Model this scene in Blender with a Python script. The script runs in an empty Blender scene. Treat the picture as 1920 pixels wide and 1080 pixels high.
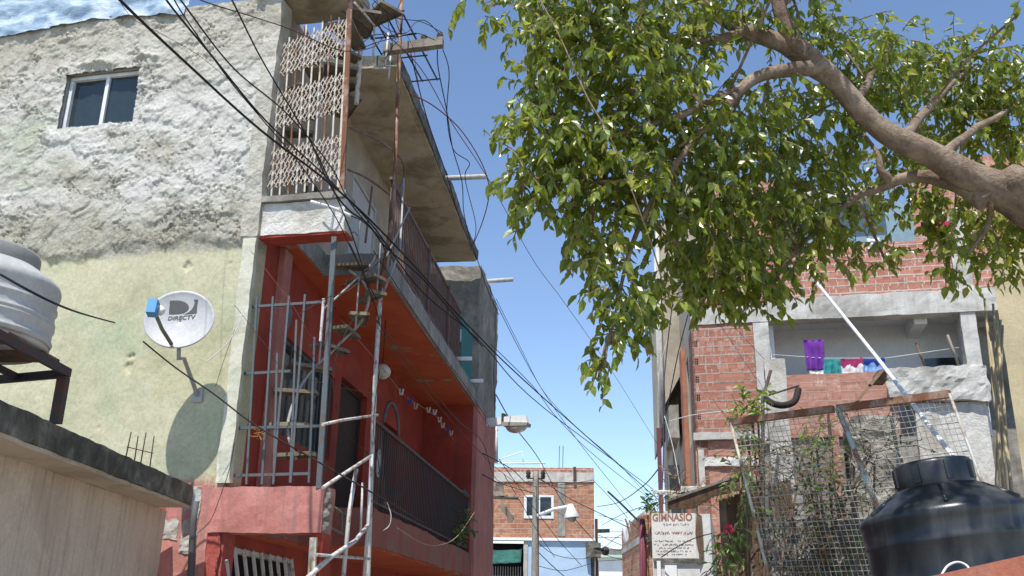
import bpy, math, random
import numpy as np
from math import sin, cos, tan, radians as rad, pi, sqrt, atan2, hypot
from mathutils import Vector, noise
random.seed(7); np.random.seed(7)
scene = bpy.context.scene
col = scene.collection
V = lambda *a: np.array(a, float)
nrm = lambda v: v / np.linalg.norm(v)
# ---------------------------------------------------------------- camera
PITCH, ROLL, FPX = rad(19.2), rad(1.0), 1810.0
CAM = V(0, 0, 2.5)
_f = V(0, cos(PITCH), sin(PITCH)); _u = V(0, -sin(PITCH), cos(PITCH)); _x = V(1, 0, 0)
_R = cos(ROLL) * _x + sin(ROLL) * _u; _U = cos(ROLL) * _u - sin(ROLL) * _x
cd = bpy.data.cameras.new('camera'); cam = bpy.data.objects.new('camera', cd); col.objects.link(cam)
cd.sensor_width = 36; cd.lens = 36 * FPX / 1920; cd.clip_start = .05; cd.clip_end = 3000
from mathutils import Matrix
m = Matrix.Identity(4)
for i in range(3):
    m[i][0], m[i][1], m[i][2], m[i][3] = _R[i], _U[i], -_f[i], CAM[i]
cam.matrix_world = m
scene.camera = cam
# where things stand was measured on the photograph: rays from the camera cut with the planes of the buildings
def ray(px, py): return FPX * _f + _R * (px - 960) + _U * (540 - py)
def at(px, py, Y):
    d = ray(px, py); return CAM + d * Y / d[1]
def atz(px, py, z):
    d = ray(px, py); return CAM + d * (z - CAM[2]) / d[2]
def hit(px, py, P, n):
    d = ray(px, py); return CAM + d * ((P - CAM).dot(n) / d.dot(n))
class Frame:
    def __init__(s, o, ex, ey, ez=(0, 0, 1)):
        s.o = V(*o); s.ex = V(*ex); s.ey = V(*ey); s.ez = V(*ez)
    def p(s, x, y, z): return s.o + s.ex * x + s.ey * y + s.ez * z
    def uv(s, px, py, y=0.0):                 # (x, z) on the plane y = const
        P = hit(px, py, s.o + s.ey * y, s.ey) - s.o
        return P.dot(s.ex), P.dot(s.ez)
    def yz(s, px, py, x=0.0):                 # (y, z) on the plane x = const
        P = hit(px, py, s.o + s.ex * x, s.ex) - s.o
        return P.dot(s.ey), P.dot(s.ez)
    def rect(s, a, b, c, d, y=0.0):           # pixel box -> x0, x1, z0, z1
        p = [s.uv(*q, y) for q in ((a, b), (c, b), (a, d), (c, d))]
        return ((p[0][0] + p[2][0]) / 2, (p[1][0] + p[3][0]) / 2, (p[2][1] + p[3][1]) / 2, (p[0][1] + p[1][1]) / 2)
WORLD = Frame((0, 0, 0), (1, 0, 0), (0, 1, 0))
# ---------------------------------------------------------------- mesh builder
class MB:
    def __init__(s): s.v = []; s.f = []; s.sm = []; s.mi = []; s.m = 0
    def add(s, vs, fs, smooth=False):
        n = len(s.v); s.v += [tuple(q) for q in vs]
        for q in fs: s.f.append(tuple(i + n for i in q)); s.sm.append(smooth); s.mi.append(s.m)
        return s
    def quad(s, *p): return s.add(p, [tuple(range(len(p)))])
    def box(s, fr, x0, x1, y0, y1, z0, z1):
        c = [fr.p(x, y, z) for z in (z0, z1) for y in (y0, y1) for x in (x0, x1)]
        return s.add(c, [(0, 2, 3, 1), (4, 5, 7, 6), (0, 1, 5, 4), (2, 6, 7, 3), (0, 4, 6, 2), (1, 3, 7, 5)])
    def rbox(s, fr, x0, x1, y0, y1, z0, z1, step=.12, amp=.012, fq=4.0, big=0):      # a box with worn, uneven faces and edges
        ns = [max(1, min(160, int(round(abs(b - a) / step)))) for a, b in ((x0, x1), (y0, y1), (z0, z1))]
        lo = (x0, y0, z0); hi = (x1, y1, z1); idx = {}; vs = []; fs = []
        def vid(i, j, k):
            if (i, j, k) not in idx:
                t = [lo[q] + (hi[q] - lo[q]) * (i, j, k)[q] / ns[q] for q in range(3)]
                P = fr.p(*t)
                nv = noise.noise_vector(Vector(P * fq)) * amp + noise.noise_vector(Vector(P * fq * 3.1 + 7)) * amp * .5
                if big: nv = nv + noise.noise_vector(Vector(P * .7 + 3)) * big
                idx[(i, j, k)] = len(vs); vs.append(P + V(*nv))
            return idx[(i, j, k)]
        for ax in range(3):
            b, c = (ax + 1) % 3, (ax + 2) % 3
            for side in (0, 1):
                for i in range(ns[b]):
                    for j in range(ns[c]):
                        q = []
                        for di, dj in ((0, 0), (1, 0), (1, 1), (0, 1)):
                            t = [0, 0, 0]; t[ax] = ns[ax] * side; t[b] = i + di; t[c] = j + dj; q.append(vid(*t))
                        fs.append(tuple(q if side else q[::-1]))
        return s.add(vs, fs)
    def tube(s, pts, r, n=6, cap=True, smooth=True):
        pts = [V(*p) for p in pts]; N = len(pts)
        rs = r if hasattr(r, '__len__') else [r] * N
        vs = []; fs = []
        t0 = nrm(pts[1] - pts[0]); a = V(0, 0, 1) if abs(t0[2]) < .9 else V(1, 0, 0)
        X = nrm(np.cross(t0, a))
        for i, p in enumerate(pts):
            t = nrm(pts[min(i + 1, N - 1)] - pts[max(i - 1, 0)] + 1e-9)
            X = nrm(X - t * X.dot(t)); Y = np.cross(t, X)
            for k in range(n):
                th = 2 * pi * k / n + (pi / 4 if n == 4 else 0); vs.append(p + (X * cos(th) + Y * sin(th)) * rs[i])
        for i in range(N - 1):
            for k in range(n):
                k2 = (k + 1) % n; fs.append((i * n + k, i * n + k2, (i + 1) * n + k2, (i + 1) * n + k))
        s.add(vs, fs, smooth and n > 4)
        if cap:
            b = len(s.v) - len(vs)
            for q in (tuple(b + k for k in range(n))[::-1], tuple(b + (N - 1) * n + k for k in range(n))):
                s.f.append(q); s.sm.append(False); s.mi.append(s.m)
        return s
    def lathe(s, o, prof, n=32, ax=None, smooth=True):       # prof: (radius, height)
        o = V(*o); ez = V(0, 0, 1) if ax is None else nrm(V(*ax))
        ex = nrm(np.cross(ez, V(0, 1, .3))); ey = np.cross(ez, ex); vs = []; fs = []
        for r, h in prof:
            for k in range(n): th = 2 * pi * k / n; vs.append(o + ez * h + (ex * cos(th) + ey * sin(th)) * r)
        for i in range(len(prof) - 1):
            for k in range(n): fs.append((i * n + k, i * n + (k + 1) % n, (i + 1) * n + (k + 1) % n, (i + 1) * n + k))
        return s.add(vs, fs, smooth)
    def prism(s, poly, d):                                   # polygon pushed along d
        poly = [V(*p) for p in poly]; d = V(*d); n = len(poly)
        return s.add(poly + [p + d for p in poly], [tuple(range(n))[::-1], tuple(range(n, 2 * n))] + [(i, (i + 1) % n, n + (i + 1) % n, n + i) for i in range(n)])
    def wall(s, fr, x0, x1, z0, z1, y, th, holes=(), rev=None):   # front at y facing +y, thickness th behind, holes (xa, xb, za, zb)
        xs = sorted({x0, x1, *[h[0] for h in holes], *[h[1] for h in holes]}); zs = sorted({z0, z1, *[h[2] for h in holes], *[h[3] for h in holes]})
        inh = lambda x, z: any(h[0] < x < h[1] and h[2] < z < h[3] for h in holes)
        for i in range(len(xs) - 1):
            for k in range(len(zs) - 1):
                if inh((xs[i] + xs[i + 1]) / 2, (zs[k] + zs[k + 1]) / 2): continue
                for yy in (y, y - th):
                    s.quad(fr.p(xs[i], yy, zs[k]), fr.p(xs[i + 1], yy, zs[k]), fr.p(xs[i + 1], yy, zs[k + 1]), fr.p(xs[i], yy, zs[k + 1]))
        for a, b, c, d in list(holes) + [(x0, x1, z0, z1)]:
            for P, Q in (((a, c), (b, c)), ((b, c), (b, d)), ((b, d), (a, d)), ((a, d), (a, c))):
                s.quad(fr.p(P[0], y, P[1]), fr.p(Q[0], y, Q[1]), fr.p(Q[0], y - th, Q[1]), fr.p(P[0], y - th, P[1]))
        return s
    def build(s, name, mt, parent=None, smooth=None):
        me = bpy.data.meshes.new(name)
        vs = np.array(s.v, float)
        base = V(0, 0, 0)
        if parent is not None: base = V(*parent['_base'])
        else: base = V((vs[:, 0].min() + vs[:, 0].max()) / 2, (vs[:, 1].min() + vs[:, 1].max()) / 2, vs[:, 2].min())
        me.from_pydata((vs - base).tolist(), [], s.f)
        for q in (mt if isinstance(mt, (list, tuple)) else [mt]): me.materials.append(q)
        me.polygons.foreach_set('use_smooth', s.sm if smooth is None else [smooth] * len(s.f))
        if max(s.mi): me.polygons.foreach_set('material_index', s.mi)
        uvlay = me.uv_layers.new(name='metres')
        nl = len(me.loops); li = np.zeros(nl, int); me.loops.foreach_get('vertex_index', li)
        npoly = len(me.polygons); pn = np.zeros(npoly * 3); me.polygons.foreach_get('normal', pn); pn = pn.reshape(-1, 3)
        tot = np.zeros(npoly, int); me.polygons.foreach_get('loop_total', tot)
        nn = np.repeat(pn, tot, axis=0); P = vs[li]
        hor = np.hypot(nn[:, 0], nn[:, 1]) + 1e-9; tx, ty = -nn[:, 1] / hor, nn[:, 0] / hor
        flip = np.where(np.abs(tx) > np.abs(ty), np.sign(tx), np.sign(ty)); tx, ty = tx * flip, ty * flip
        flat = np.abs(nn[:, 2]) > .75
        uv = np.stack([np.where(flat, P[:, 0], P[:, 0] * tx + P[:, 1] * ty), np.where(flat, P[:, 1], P[:, 2])], 1)
        uvlay.data.foreach_set('uv', uv.ravel())
        me.update()
        o = bpy.data.objects.new(name, me); col.objects.link(o)
        if parent is not None: o.parent = parent; o['_base'] = list(parent['_base'])
        else: o.location = base; o['_base'] = list(base)
        return o
def smooth_path(pts, k=6):
    pts = [V(*p) for p in pts]
    if len(pts) < 3: return [pts[0] + (pts[-1] - pts[0]) * t / k for t in range(k + 1)]
    out = []
    for i in range(len(pts) - 1):
        a, b, c, d = pts[max(i - 1, 0)], pts[i], pts[i + 1], pts[min(i + 2, len(pts) - 1)]
        for q in range(k):
            t = q / k; out.append(.5 * (2 * b + (c - a) * t + (2 * a - 5 * b + 4 * c - d) * t * t + (3 * b - a - 3 * c + d) * t ** 3))
    return out + [pts[-1]]
def tag(o, label, cat, group=None, kind=None):
    if label: o['label'] = label
    if cat: o['category'] = cat
    if group: o['group'] = group
    if kind: o['kind'] = kind
    return o
def thing(name, label, cat, loc, group=None):
    o = bpy.data.objects.new(name, None); o.empty_display_size = .2; col.objects.link(o)
    o.location = V(*loc); o['_base'] = [float(q) for q in loc]
    return tag(o, label, cat, group)
def single(name, mb, mt, label, cat, group=None, smooth=None):
    return tag(mb.build(name, mt, None, smooth), label, cat, group)
def struct(name, mb, mt): return tag(mb.build(name, mt), None, None, None, 'structure')
# ---------------------------------------------------------------- materials
class NT:
    def __init__(s, name):
        s.mt = bpy.data.materials.new(name); s.mt.use_nodes = True; s.t = s.mt.node_tree
        s.b = s.t.nodes['Principled BSDF']; s.out = s.t.nodes['Material Output']; s.tc = None
    def n(s, ty, ins=None, **kw):
        o = s.t.nodes.new(ty)
        for k, v in kw.items(): setattr(o, k, v)
        for k, v in (ins or {}).items():
            if hasattr(v, 'is_output') or isinstance(v, bpy.types.NodeSocket): s.t.links.new(v, o.inputs[k])
            else: o.inputs[k].default_value = v
        return o
    def coord(s, which='Object', scale=(1, 1, 1), rot=(0, 0, 0)):
        if s.tc is None: s.tc = s.n('ShaderNodeTexCoord')
        mp = s.n('ShaderNodeMapping', {'Vector': s.tc.outputs[which], 'Scale': scale, 'Rotation': rot}); return mp.outputs[0]
    def noise(s, vec, scale, detail=6, rough=.6, dist=0):
        return s.n('ShaderNodeTexNoise', {'Vector': vec, 'Scale': scale, 'Detail': detail, 'Roughness': rough, 'Distortion': dist}).outputs['Fac']
    def ramp(s, fac, stops, interp='LINEAR'):
        r = s.n('ShaderNodeValToRGB', {'Fac': fac}); e = r.color_ramp; e.interpolation = interp
        while len(e.elements) < len(stops): e.elements.new(.5)
        for el, (p, c) in zip(e.elements, stops):
            el.position = p; el.color = (*c, 1) if hasattr(c, '__len__') else (c, c, c, 1)
        return r.outputs['Color']
    def mix(s, fac, a, b, blend='MIX'):
        o = s.n('ShaderNodeMix', data_type='RGBA', blend_type=blend)
        for i, v in ((0, fac), (6, a), (7, b)):
            if isinstance(v, bpy.types.NodeSocket): s.t.links.new(v, o.inputs[i])
            else: o.inputs[i].default_value = (*v, 1) if hasattr(v, '__len__') else v
        return o.outputs[2]
    def math(s, op, a, b=0.0, c=0.0, clamp=False):
        o = s.n('ShaderNodeMath', operation=op, use_clamp=clamp)
        for i, v in enumerate((a, b, c)):
            if isinstance(v, bpy.types.NodeSocket): s.t.links.new(v, o.inputs[i])
            else: o.inputs[i].default_value = v
        return o.outputs[0]
    def bump(s, h, strength=.5, dist=.01, prev=None):
        i = {'Height': h, 'Strength': strength, 'Distance': dist}
        if prev is not None: i['Normal'] = prev
        return s.n('ShaderNodeBump', i).outputs[0]
    def done(s, colour, rough=.85, normal=None, spec=.3, metal=0):
        for k, v in (('Base Color', colour), ('Roughness', rough), ('Normal', normal), ('Specular IOR Level', spec), ('Metallic', metal)):
            if v is None: continue
            if isinstance(v, bpy.types.NodeSocket): s.t.links.new(v, s.b.inputs[k])
            else: s.b.inputs[k].default_value = (*v, 1) if k == 'Base Color' else v
        return s.mt
def surf(name, cols, sc=3., rough=.85, bump=.35, bsc=35., streak=0., spec=.25, metal=0., dist=.012, grime=None, grime_amt=.5, gsc=1.2, contrast=.22, chips=None, chip_at=.66):
    t = NT(name); c = t.coord('Object')
    a = t.noise(c, sc, 7, .65, .3)
    k = len(cols); lo, hi = .5 - contrast, .5 + contrast
    colr = t.ramp(a, [(lo + (hi - lo) * i / max(1, k - 1), q) for i, q in enumerate(cols)])
    fine = t.noise(c, bsc, 4, .7)
    colr = t.mix(.55, colr, t.ramp(fine, [(.3, .62), (.7, 1.0)]), 'MULTIPLY')
    if streak:
        st = t.noise(t.coord('Object', (6, 6, .5)), 1.6, 5, .6)
        colr = t.mix(t.math('MULTIPLY', t.ramp(st, [(.5, 0.), (.72, 1.)]), streak), colr, grime or tuple(q * .35 for q in cols[0]))
    if grime:
        g = t.noise(c, gsc, 8, .7, .6)
        colr = t.mix(t.math('MULTIPLY', t.ramp(g, [(.5, 0.), (.62, 1.)]), grime_amt), colr, grime)
    if chips:
        dr = t.noise(t.coord('Object', (9, 9, .35)), 2.2, 5, .6); colr = t.mix(t.math('MULTIPLY', t.ramp(dr, [(.52, 0.), (.70, 1.)]), .45), colr, tuple(q * .45 for q in chips))
        ch = t.noise(c, 4.5, 9, .72, .3); cm = t.ramp(ch, [(chip_at, 0.), (chip_at + .012, 1.)]); colr = t.mix(cm, colr, t.ramp(fine, [(.3, tuple(q * .7 for q in chips)), (.7, chips)]))
    nb = t.bump(fine, bump, dist); nb = t.bump(a, bump * .7, dist * 3, nb)
    rg = t.ramp(a, [(.2, min(1, rough * .8)), (.8, min(1, rough * 1.1))])
    return t.done(colr, rg, nb, spec, metal)
def brick(name, c1, c2, mortar, bw=.28, bh=.185, ms=.012, stain=(.62, .57, .5), stain_amt=.45):
    t = NT(name); uv = t.coord('UV')
    w = t.noise(uv, 7., 3, .6); wob = t.n('ShaderNodeMix', data_type='VECTOR')
    off = t.n('ShaderNodeTexNoise', {'Vector': uv, 'Scale': 6., 'Detail': 4}).outputs['Color']
    ad = t.n('ShaderNodeVectorMath', {0: uv, 1: t.n('ShaderNodeVectorMath', {0: off, 1: (.045, .040, 0)}, operation='MULTIPLY').outputs[0]}, operation='ADD').outputs[0]
    bt = t.n('ShaderNodeTexBrick', {'Vector': ad, 'Color1': (*c1, 1), 'Color2': (*c2, 1), 'Mortar': (*mortar, 1), 'Scale': 1., 'Mortar Size': ms, 'Mortar Smooth': .25, 'Bias': 0., 'Brick Width': bw, 'Row Height': bh})
    pv = t.n('ShaderNodeTexNoise', {'Vector': t.coord('UV', (1.1, 5.2, 1)), 'Scale': 3.1, 'Detail': 2, 'Roughness': .5}).outputs['Fac']
    gr = t.noise(uv, 45, 5, .7); ln = t.noise(t.coord('UV', (3, 60, 1)), 1.5, 3, .6)
    colr = t.mix(.5, bt.outputs['Color'], t.ramp(gr, [(.3, .6), (.75, 1.)]), 'MULTIPLY')
    colr = t.mix(.25, colr, t.ramp(ln, [(.4, .6), (.6, 1.)]), 'MULTIPLY')
    colr = t.mix(.8, colr, t.ramp(pv, [(.32, (.62, .58, .56)), (.5, (.92, .9, .88)), (.68, (1.0, 1.0, 1.0))]), 'MULTIPLY')
    sm = t.noise(uv, 2.6, 9, .75, .8)
    colr = t.mix(t.math('MULTIPLY', t.ramp(sm, [(.54, 0.), (.66, 1.)]), stain_amt), colr, stain)
    dk = t.noise(uv, 1.1, 8, .7, .5)
    colr = t.mix(t.math('MULTIPLY', t.ramp(dk, [(.55, 0.), (.75, 1.)]), .5), colr, (.12, .09, .07))
    h = t.math('ADD', t.math('MULTIPLY', bt.outputs['Fac'], -1.), t.math('MULTIPLY', gr, .35))
    return t.done(colr, .9, t.bump(h, .8, .012), .2)
def plain(name, c, rough=.5, spec=.5, metal=0., var=.12, sc=12):
    t = NT(name); a = t.noise(t.coord('Object'), sc, 5, .6)
    colr = t.mix(1., t.ramp(a, [(.3, 1 - var * 2), (.7, 1.)]), c, 'MULTIPLY')
    return t.done(colr, t.ramp(a, [(.3, rough), (.7, min(1, rough * 1.25))]), t.bump(a, .08, .004), spec, metal)
def rusty(name, paint, rust=(.16, .06, .03), amt=.55, sc=9., rough=.55):
    t = NT(name); c = t.coord('Object', (1, 1, .6)); a = t.noise(c, sc, 8, .72, .4); f = t.noise(c, 60, 3, .6)
    msk = t.ramp(a, [(amt - .06, 0.), (amt + .06, 1.)])
    colr = t.mix(msk, rust, paint); colr = t.mix(.6, colr, t.ramp(f, [(.3, .6), (.7, 1.)]), 'MULTIPLY')
    return t.done(colr, t.mix(msk, (.9,) * 3, (rough,) * 3), t.bump(a, .3, .006), .4)
MT = {}
MT['conc'] = surf('grey concrete', [(.19, .17, .145), (.30, .28, .245), (.42, .40, .36)], 2.2, bump=.5, grime=(.09, .085, .07), streak=.5)
MT['conc_pale'] = surf('pale worn concrete', [(.38, .36, .32), (.52, .50, .46), (.66, .64, .60)], 2.5, bump=.6, grime=(.25, .23, .2), grime_amt=.6, streak=.4)
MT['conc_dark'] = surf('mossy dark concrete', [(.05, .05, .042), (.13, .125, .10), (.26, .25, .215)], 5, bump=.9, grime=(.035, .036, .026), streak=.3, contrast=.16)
MT['soffit_beige'] = surf('stained beige soffit', [(.36, .29, .19), (.48, .40, .28), (.55, .48, .36)], 1.4, bump=.3, grime=(.17, .14, .085), grime_amt=.7, gsc=1.1)
MT['wall_beige'] = surf('beige inner wall', [(.34, .29, .22), (.42, .36, .28), (.50, .44, .35)], 1.6, bump=.3, grime=(.22, .18, .13), grime_amt=.5)
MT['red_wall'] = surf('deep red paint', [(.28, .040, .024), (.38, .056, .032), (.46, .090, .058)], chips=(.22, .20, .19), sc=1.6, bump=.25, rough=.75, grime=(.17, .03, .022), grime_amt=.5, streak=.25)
MT['red_out'] = surf('faded red paint', [(.44, .16, .13), (.54, .22, .185), (.62, .30, .26)], chips=(.40, .35, .31), sc=2.2, bump=.35, rough=.85, grime=(.30, .15, .12), grime_amt=.55, streak=.35)
MT['red_dust'] = surf('dusty red fascia', [(.26, .075, .055), (.34, .11, .085), (.40, .18, .14)], chips=(.36, .33, .30), sc=1.6, bump=.4, rough=.9, grime=(.17, .12, .09), grime_amt=.75, streak=.6, gsc=1.6)
def soffit_red():
    t = NT('orange red soffit with bare patches'); c = t.coord('Object'); a = t.noise(c, 2., 6, .6); f = t.noise(c, 40, 4, .6)
    pa = t.ramp(a, [(.3, (.42, .085, .035)), (.7, (.54, .125, .052))])
    pa = t.mix(.5, pa, t.ramp(f, [(.3, .65), (.7, 1.)]), 'MULTIPLY')
    msk = t.ramp(t.noise(c, .9, 7, .65, .4), [(.60, 0.), (.625, 1.)])
    colr = t.mix(msk, pa, t.ramp(f, [(.3, (.2, .18, .14)), (.7, (.36, .32, .24))]))
    return t.done(colr, .8, t.bump(a, .25, .02), .2)
MT['soffit_red'] = soffit_red()
MT['white_rough'] = surf('rough whitewash', [(.40, .37, .31), (.62, .60, .55), (.74, .73, .70)], 3.2, bump=.8, bsc=22, dist=.02, grime=(.30, .26, .19), grime_amt=.6)
MT['steel_blue'] = rusty('blue grey painted steel', (.10, .12, .135), (.14, .10, .075), .43)
MT['steel_dark'] = rusty('blackened railing steel', (.045, .042, .044), (.12, .05, .032), .45)
MT['steel_brown'] = rusty('brown railing steel', (.15, .11, .10), (.20, .09, .055), .48)
MT['steel_white'] = rusty('chipped white painted steel', (.62, .60, .57), (.26, .13, .06), .42)
MT['steel_cream'] = rusty('cream scissor steel', (.64, .56, .46), (.32, .17, .10), .40, 7)
MT['steel_rust'] = rusty('rusty steel', (.34, .22, .16), (.20, .085, .045), .55, 6)
MT['steel_grey'] = rusty('galvanised grey steel', (.40, .40, .40), (.24, .14, .09), .38)
MT['steel_teal'] = rusty('teal painted steel', (.06, .26, .26), (.2, .16, .1), .3)
MT['tread'] = surf('dusty steel tread', [(.12, .10, .08), (.22, .19, .14), (.34, .29, .19)], 5, bump=.5)
MT['glass'] = plain('dark window glass', (.030, .042, .046), .08, .6, 0, .1)
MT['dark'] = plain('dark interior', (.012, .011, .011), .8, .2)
MT['alu'] = plain('white window aluminium', (.74, .75, .76), .4, .5)
MT['cable'] = plain('black cable sheath', (.032, .028, .027), .7, .3, 0, .35, 3)
MT['cable_brown'] = plain('weathered brown cable', (.075, .052, .042), .7, .3)
MT['cable_red'] = plain('dark red cable', (.20, .03, .035), .5, .4)
MT['cable_blue'] = plain('dark blue cable', (.018, .022, .045), .55, .4)
MT['cord_white'] = plain('white cord', (.72, .70, .66), .6, .4)
MT['cord_tan'] = plain('tan rope', (.36, .27, .17), .9, .1)
MT['wood'] = surf('weathered brown wood', [(.10, .065, .04), (.17, .11, .07), (.25, .17, .11)], 5, bump=.5, streak=.5)
MT['wood_grey'] = surf('grey weathered wood', [(.17, .14, .11), (.27, .23, .185), (.37, .33, .28)], 5, bump=.5, streak=.5)
MT['white_pl'] = plain('white plastic', (.78, .78, .78), .35, .5, 0, .06)
MT['white_wall'] = surf('white painted wall', [(.76, .76, .76), (.83, .83, .84), (.87, .87, .88)], 1.5, bump=.15, grime=(.66, .65, .63), grime_amt=.4)
MT['blue_wall'] = surf('light blue painted wall', [(.36, .50, .68), (.42, .57, .76), (.48, .62, .80)], 1.8, bump=.25, grime=(.42, .52, .62), grime_amt=.5)
MT['brick_r'] = brick('hollow clay block wall', (.58, .27, .19), (.40, .165, .115), (.46, .39, .34), .30, .192, .016, (.54, .42, .36), .6)
MT['brick_top'] = brick('red brick parapet', (.58, .26, .19), (.42, .17, .12), (.58, .50, .44), .30, .165, .016, (.60, .48, .42), .6)
MT['brick_far'] = brick('orange brick far house', (.56, .28, .17), (.42, .18, .11), (.48, .38, .30), .30, .20, .018, (.58, .43, .32), .7)
MT['brick_flat'] = brick('brick smeared with mortar', (.56, .29, .22), (.46, .22, .16), (.52, .36, .29), .32, .19, .010, (.58, .44, .37), .8)

# ================================================================ setting
def ground_mat():
    t = NT('dusty concrete ground'); c = t.coord('Object'); a = t.noise(c, .6, 9, .65); f = t.noise(c, 14, 6, .7)
    colr = t.mix(.5, t.ramp(a, [(.3, (.32, .30, .26)), (.7, (.46, .43, .38))]), t.ramp(f, [(.3, .6), (.7, 1.)]), 'MULTIPLY')
    return t.done(colr, .95, t.bump(f, .5, .02), .15)
MT['ground'] = ground_mat()
b = MB(); b.quad((-900, -900, 0), (900, -900, 0), (900, 900, 0), (-900, 900, 0)); struct('ground', b, MT['ground'])
MT['asph'] = surf('worn alley concrete', [(.30, .28, .255), (.38, .36, .33), (.44, .42, .39)], 1.2, bump=.5, grime=(.12, .11, .1))

# ================================================================ left house
YAW = rad(6.58); s_ = V(sin(YAW), cos(YAW), 0); b_ = V(cos(YAW), -sin(YAW), 0)
O = at(435, 850, 9.4); O0 = V(O[0], O[1], 0)
HA = Frame(O0, s_, b_)                                      # x along the alley, y out into the alley
TH = rad(12); FE = V(cos(TH), -sin(TH), 0); FN = V(-sin(TH), -cos(TH), 0)
HF = Frame(O0, FE, FN)                                      # x right along the front, y out of the front
ro = MB(); c0 = O0 + b_ * 1.3 - s_ * 9
ro.quad(*(c0 + b_ * i * 2.7 + s_ * j * 60 + V(0, 0, .006) for i, j in ((0, 0), (1, 0), (1, 1), (0, 1)))); struct('alley_pavement', ro, MT['asph'])

house = thing('plaster_house', 'three storey house with rough plastered front and red balconies, left of the alley', 'house', O0)

def vor(x, y, seed, jit=.9):
    ix, iy = np.floor(x).astype(int), np.floor(y).astype(int); best = np.full(x.shape, 9.); sec = np.full(x.shape, 9.)
    cx = np.zeros(x.shape); cy = cx.copy(); h1 = cx.copy(); h2 = cx.copy(); h3 = cx.copy()
    def hs(i, j, k):
        n = (i * 374761393 + j * 668265263 + k * 974634777 + seed * 1442695) & 0x7fffffff
        n = ((n ^ (n >> 13)) * 1274126177) & 0x7fffffff; n = ((n ^ (n >> 16)) * 974634777) & 0x7fffffff
        return (n % 100003) / 100003.
    for dx in (-1, 0, 1):
        for dy in (-1, 0, 1):
            i, j = ix + dx, iy + dy; px = i + .5 + jit * (hs(i, j, 1) - .5); py = j + .5 + jit * (hs(i, j, 2) - .5)
            d = np.hypot(x - px, y - py); c = d < best
            sec = np.where(c, best, np.minimum(sec, d)); best = np.where(c, d, best)
            cx = np.where(c, px, cx); cy = np.where(c, py, cy)
            for k, hh in ((3, 'a'), (4, 'b'), (5, 'c')):
                q = hs(i, j, k)
                if k == 3: h1 = np.where(c, q, h1)
                elif k == 4: h2 = np.where(c, q, h2)
                else: h3 = np.where(c, q, h3)
    return x - cx, y - cy, h1, h2, h3, sec - best
def vnoise(x, y, seed):
    ix, iy = np.floor(x).astype(int), np.floor(y).astype(int); fx, fy = x - ix, y - iy
    fx = fx * fx * (3 - 2 * fx); fy = fy * fy * (3 - 2 * fy)
    def hs(i, j):
        n = (i * 374761393 + j * 668265263 + seed * 1442695) & 0x7fffffff
        n = ((n ^ (n >> 13)) * 1274126177) & 0x7fffffff; n = (n ^ (n >> 16)) & 0xffff
        return n / 65535.
    return (hs(ix, iy) * (1 - fx) + hs(ix + 1, iy) * fx) * (1 - fy) + (hs(ix, iy + 1) * (1 - fx) + hs(ix + 1, iy + 1) * fx) * fy
def fbm(x, y, seed, o=5, g=.55):
    t = 0; a = 1; s = 0
    for k in range(o): t = t + a * (vnoise(x * 2 ** k, y * 2 ** k, seed + k) - .5); s += a; a *= g
    return t / s

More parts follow.
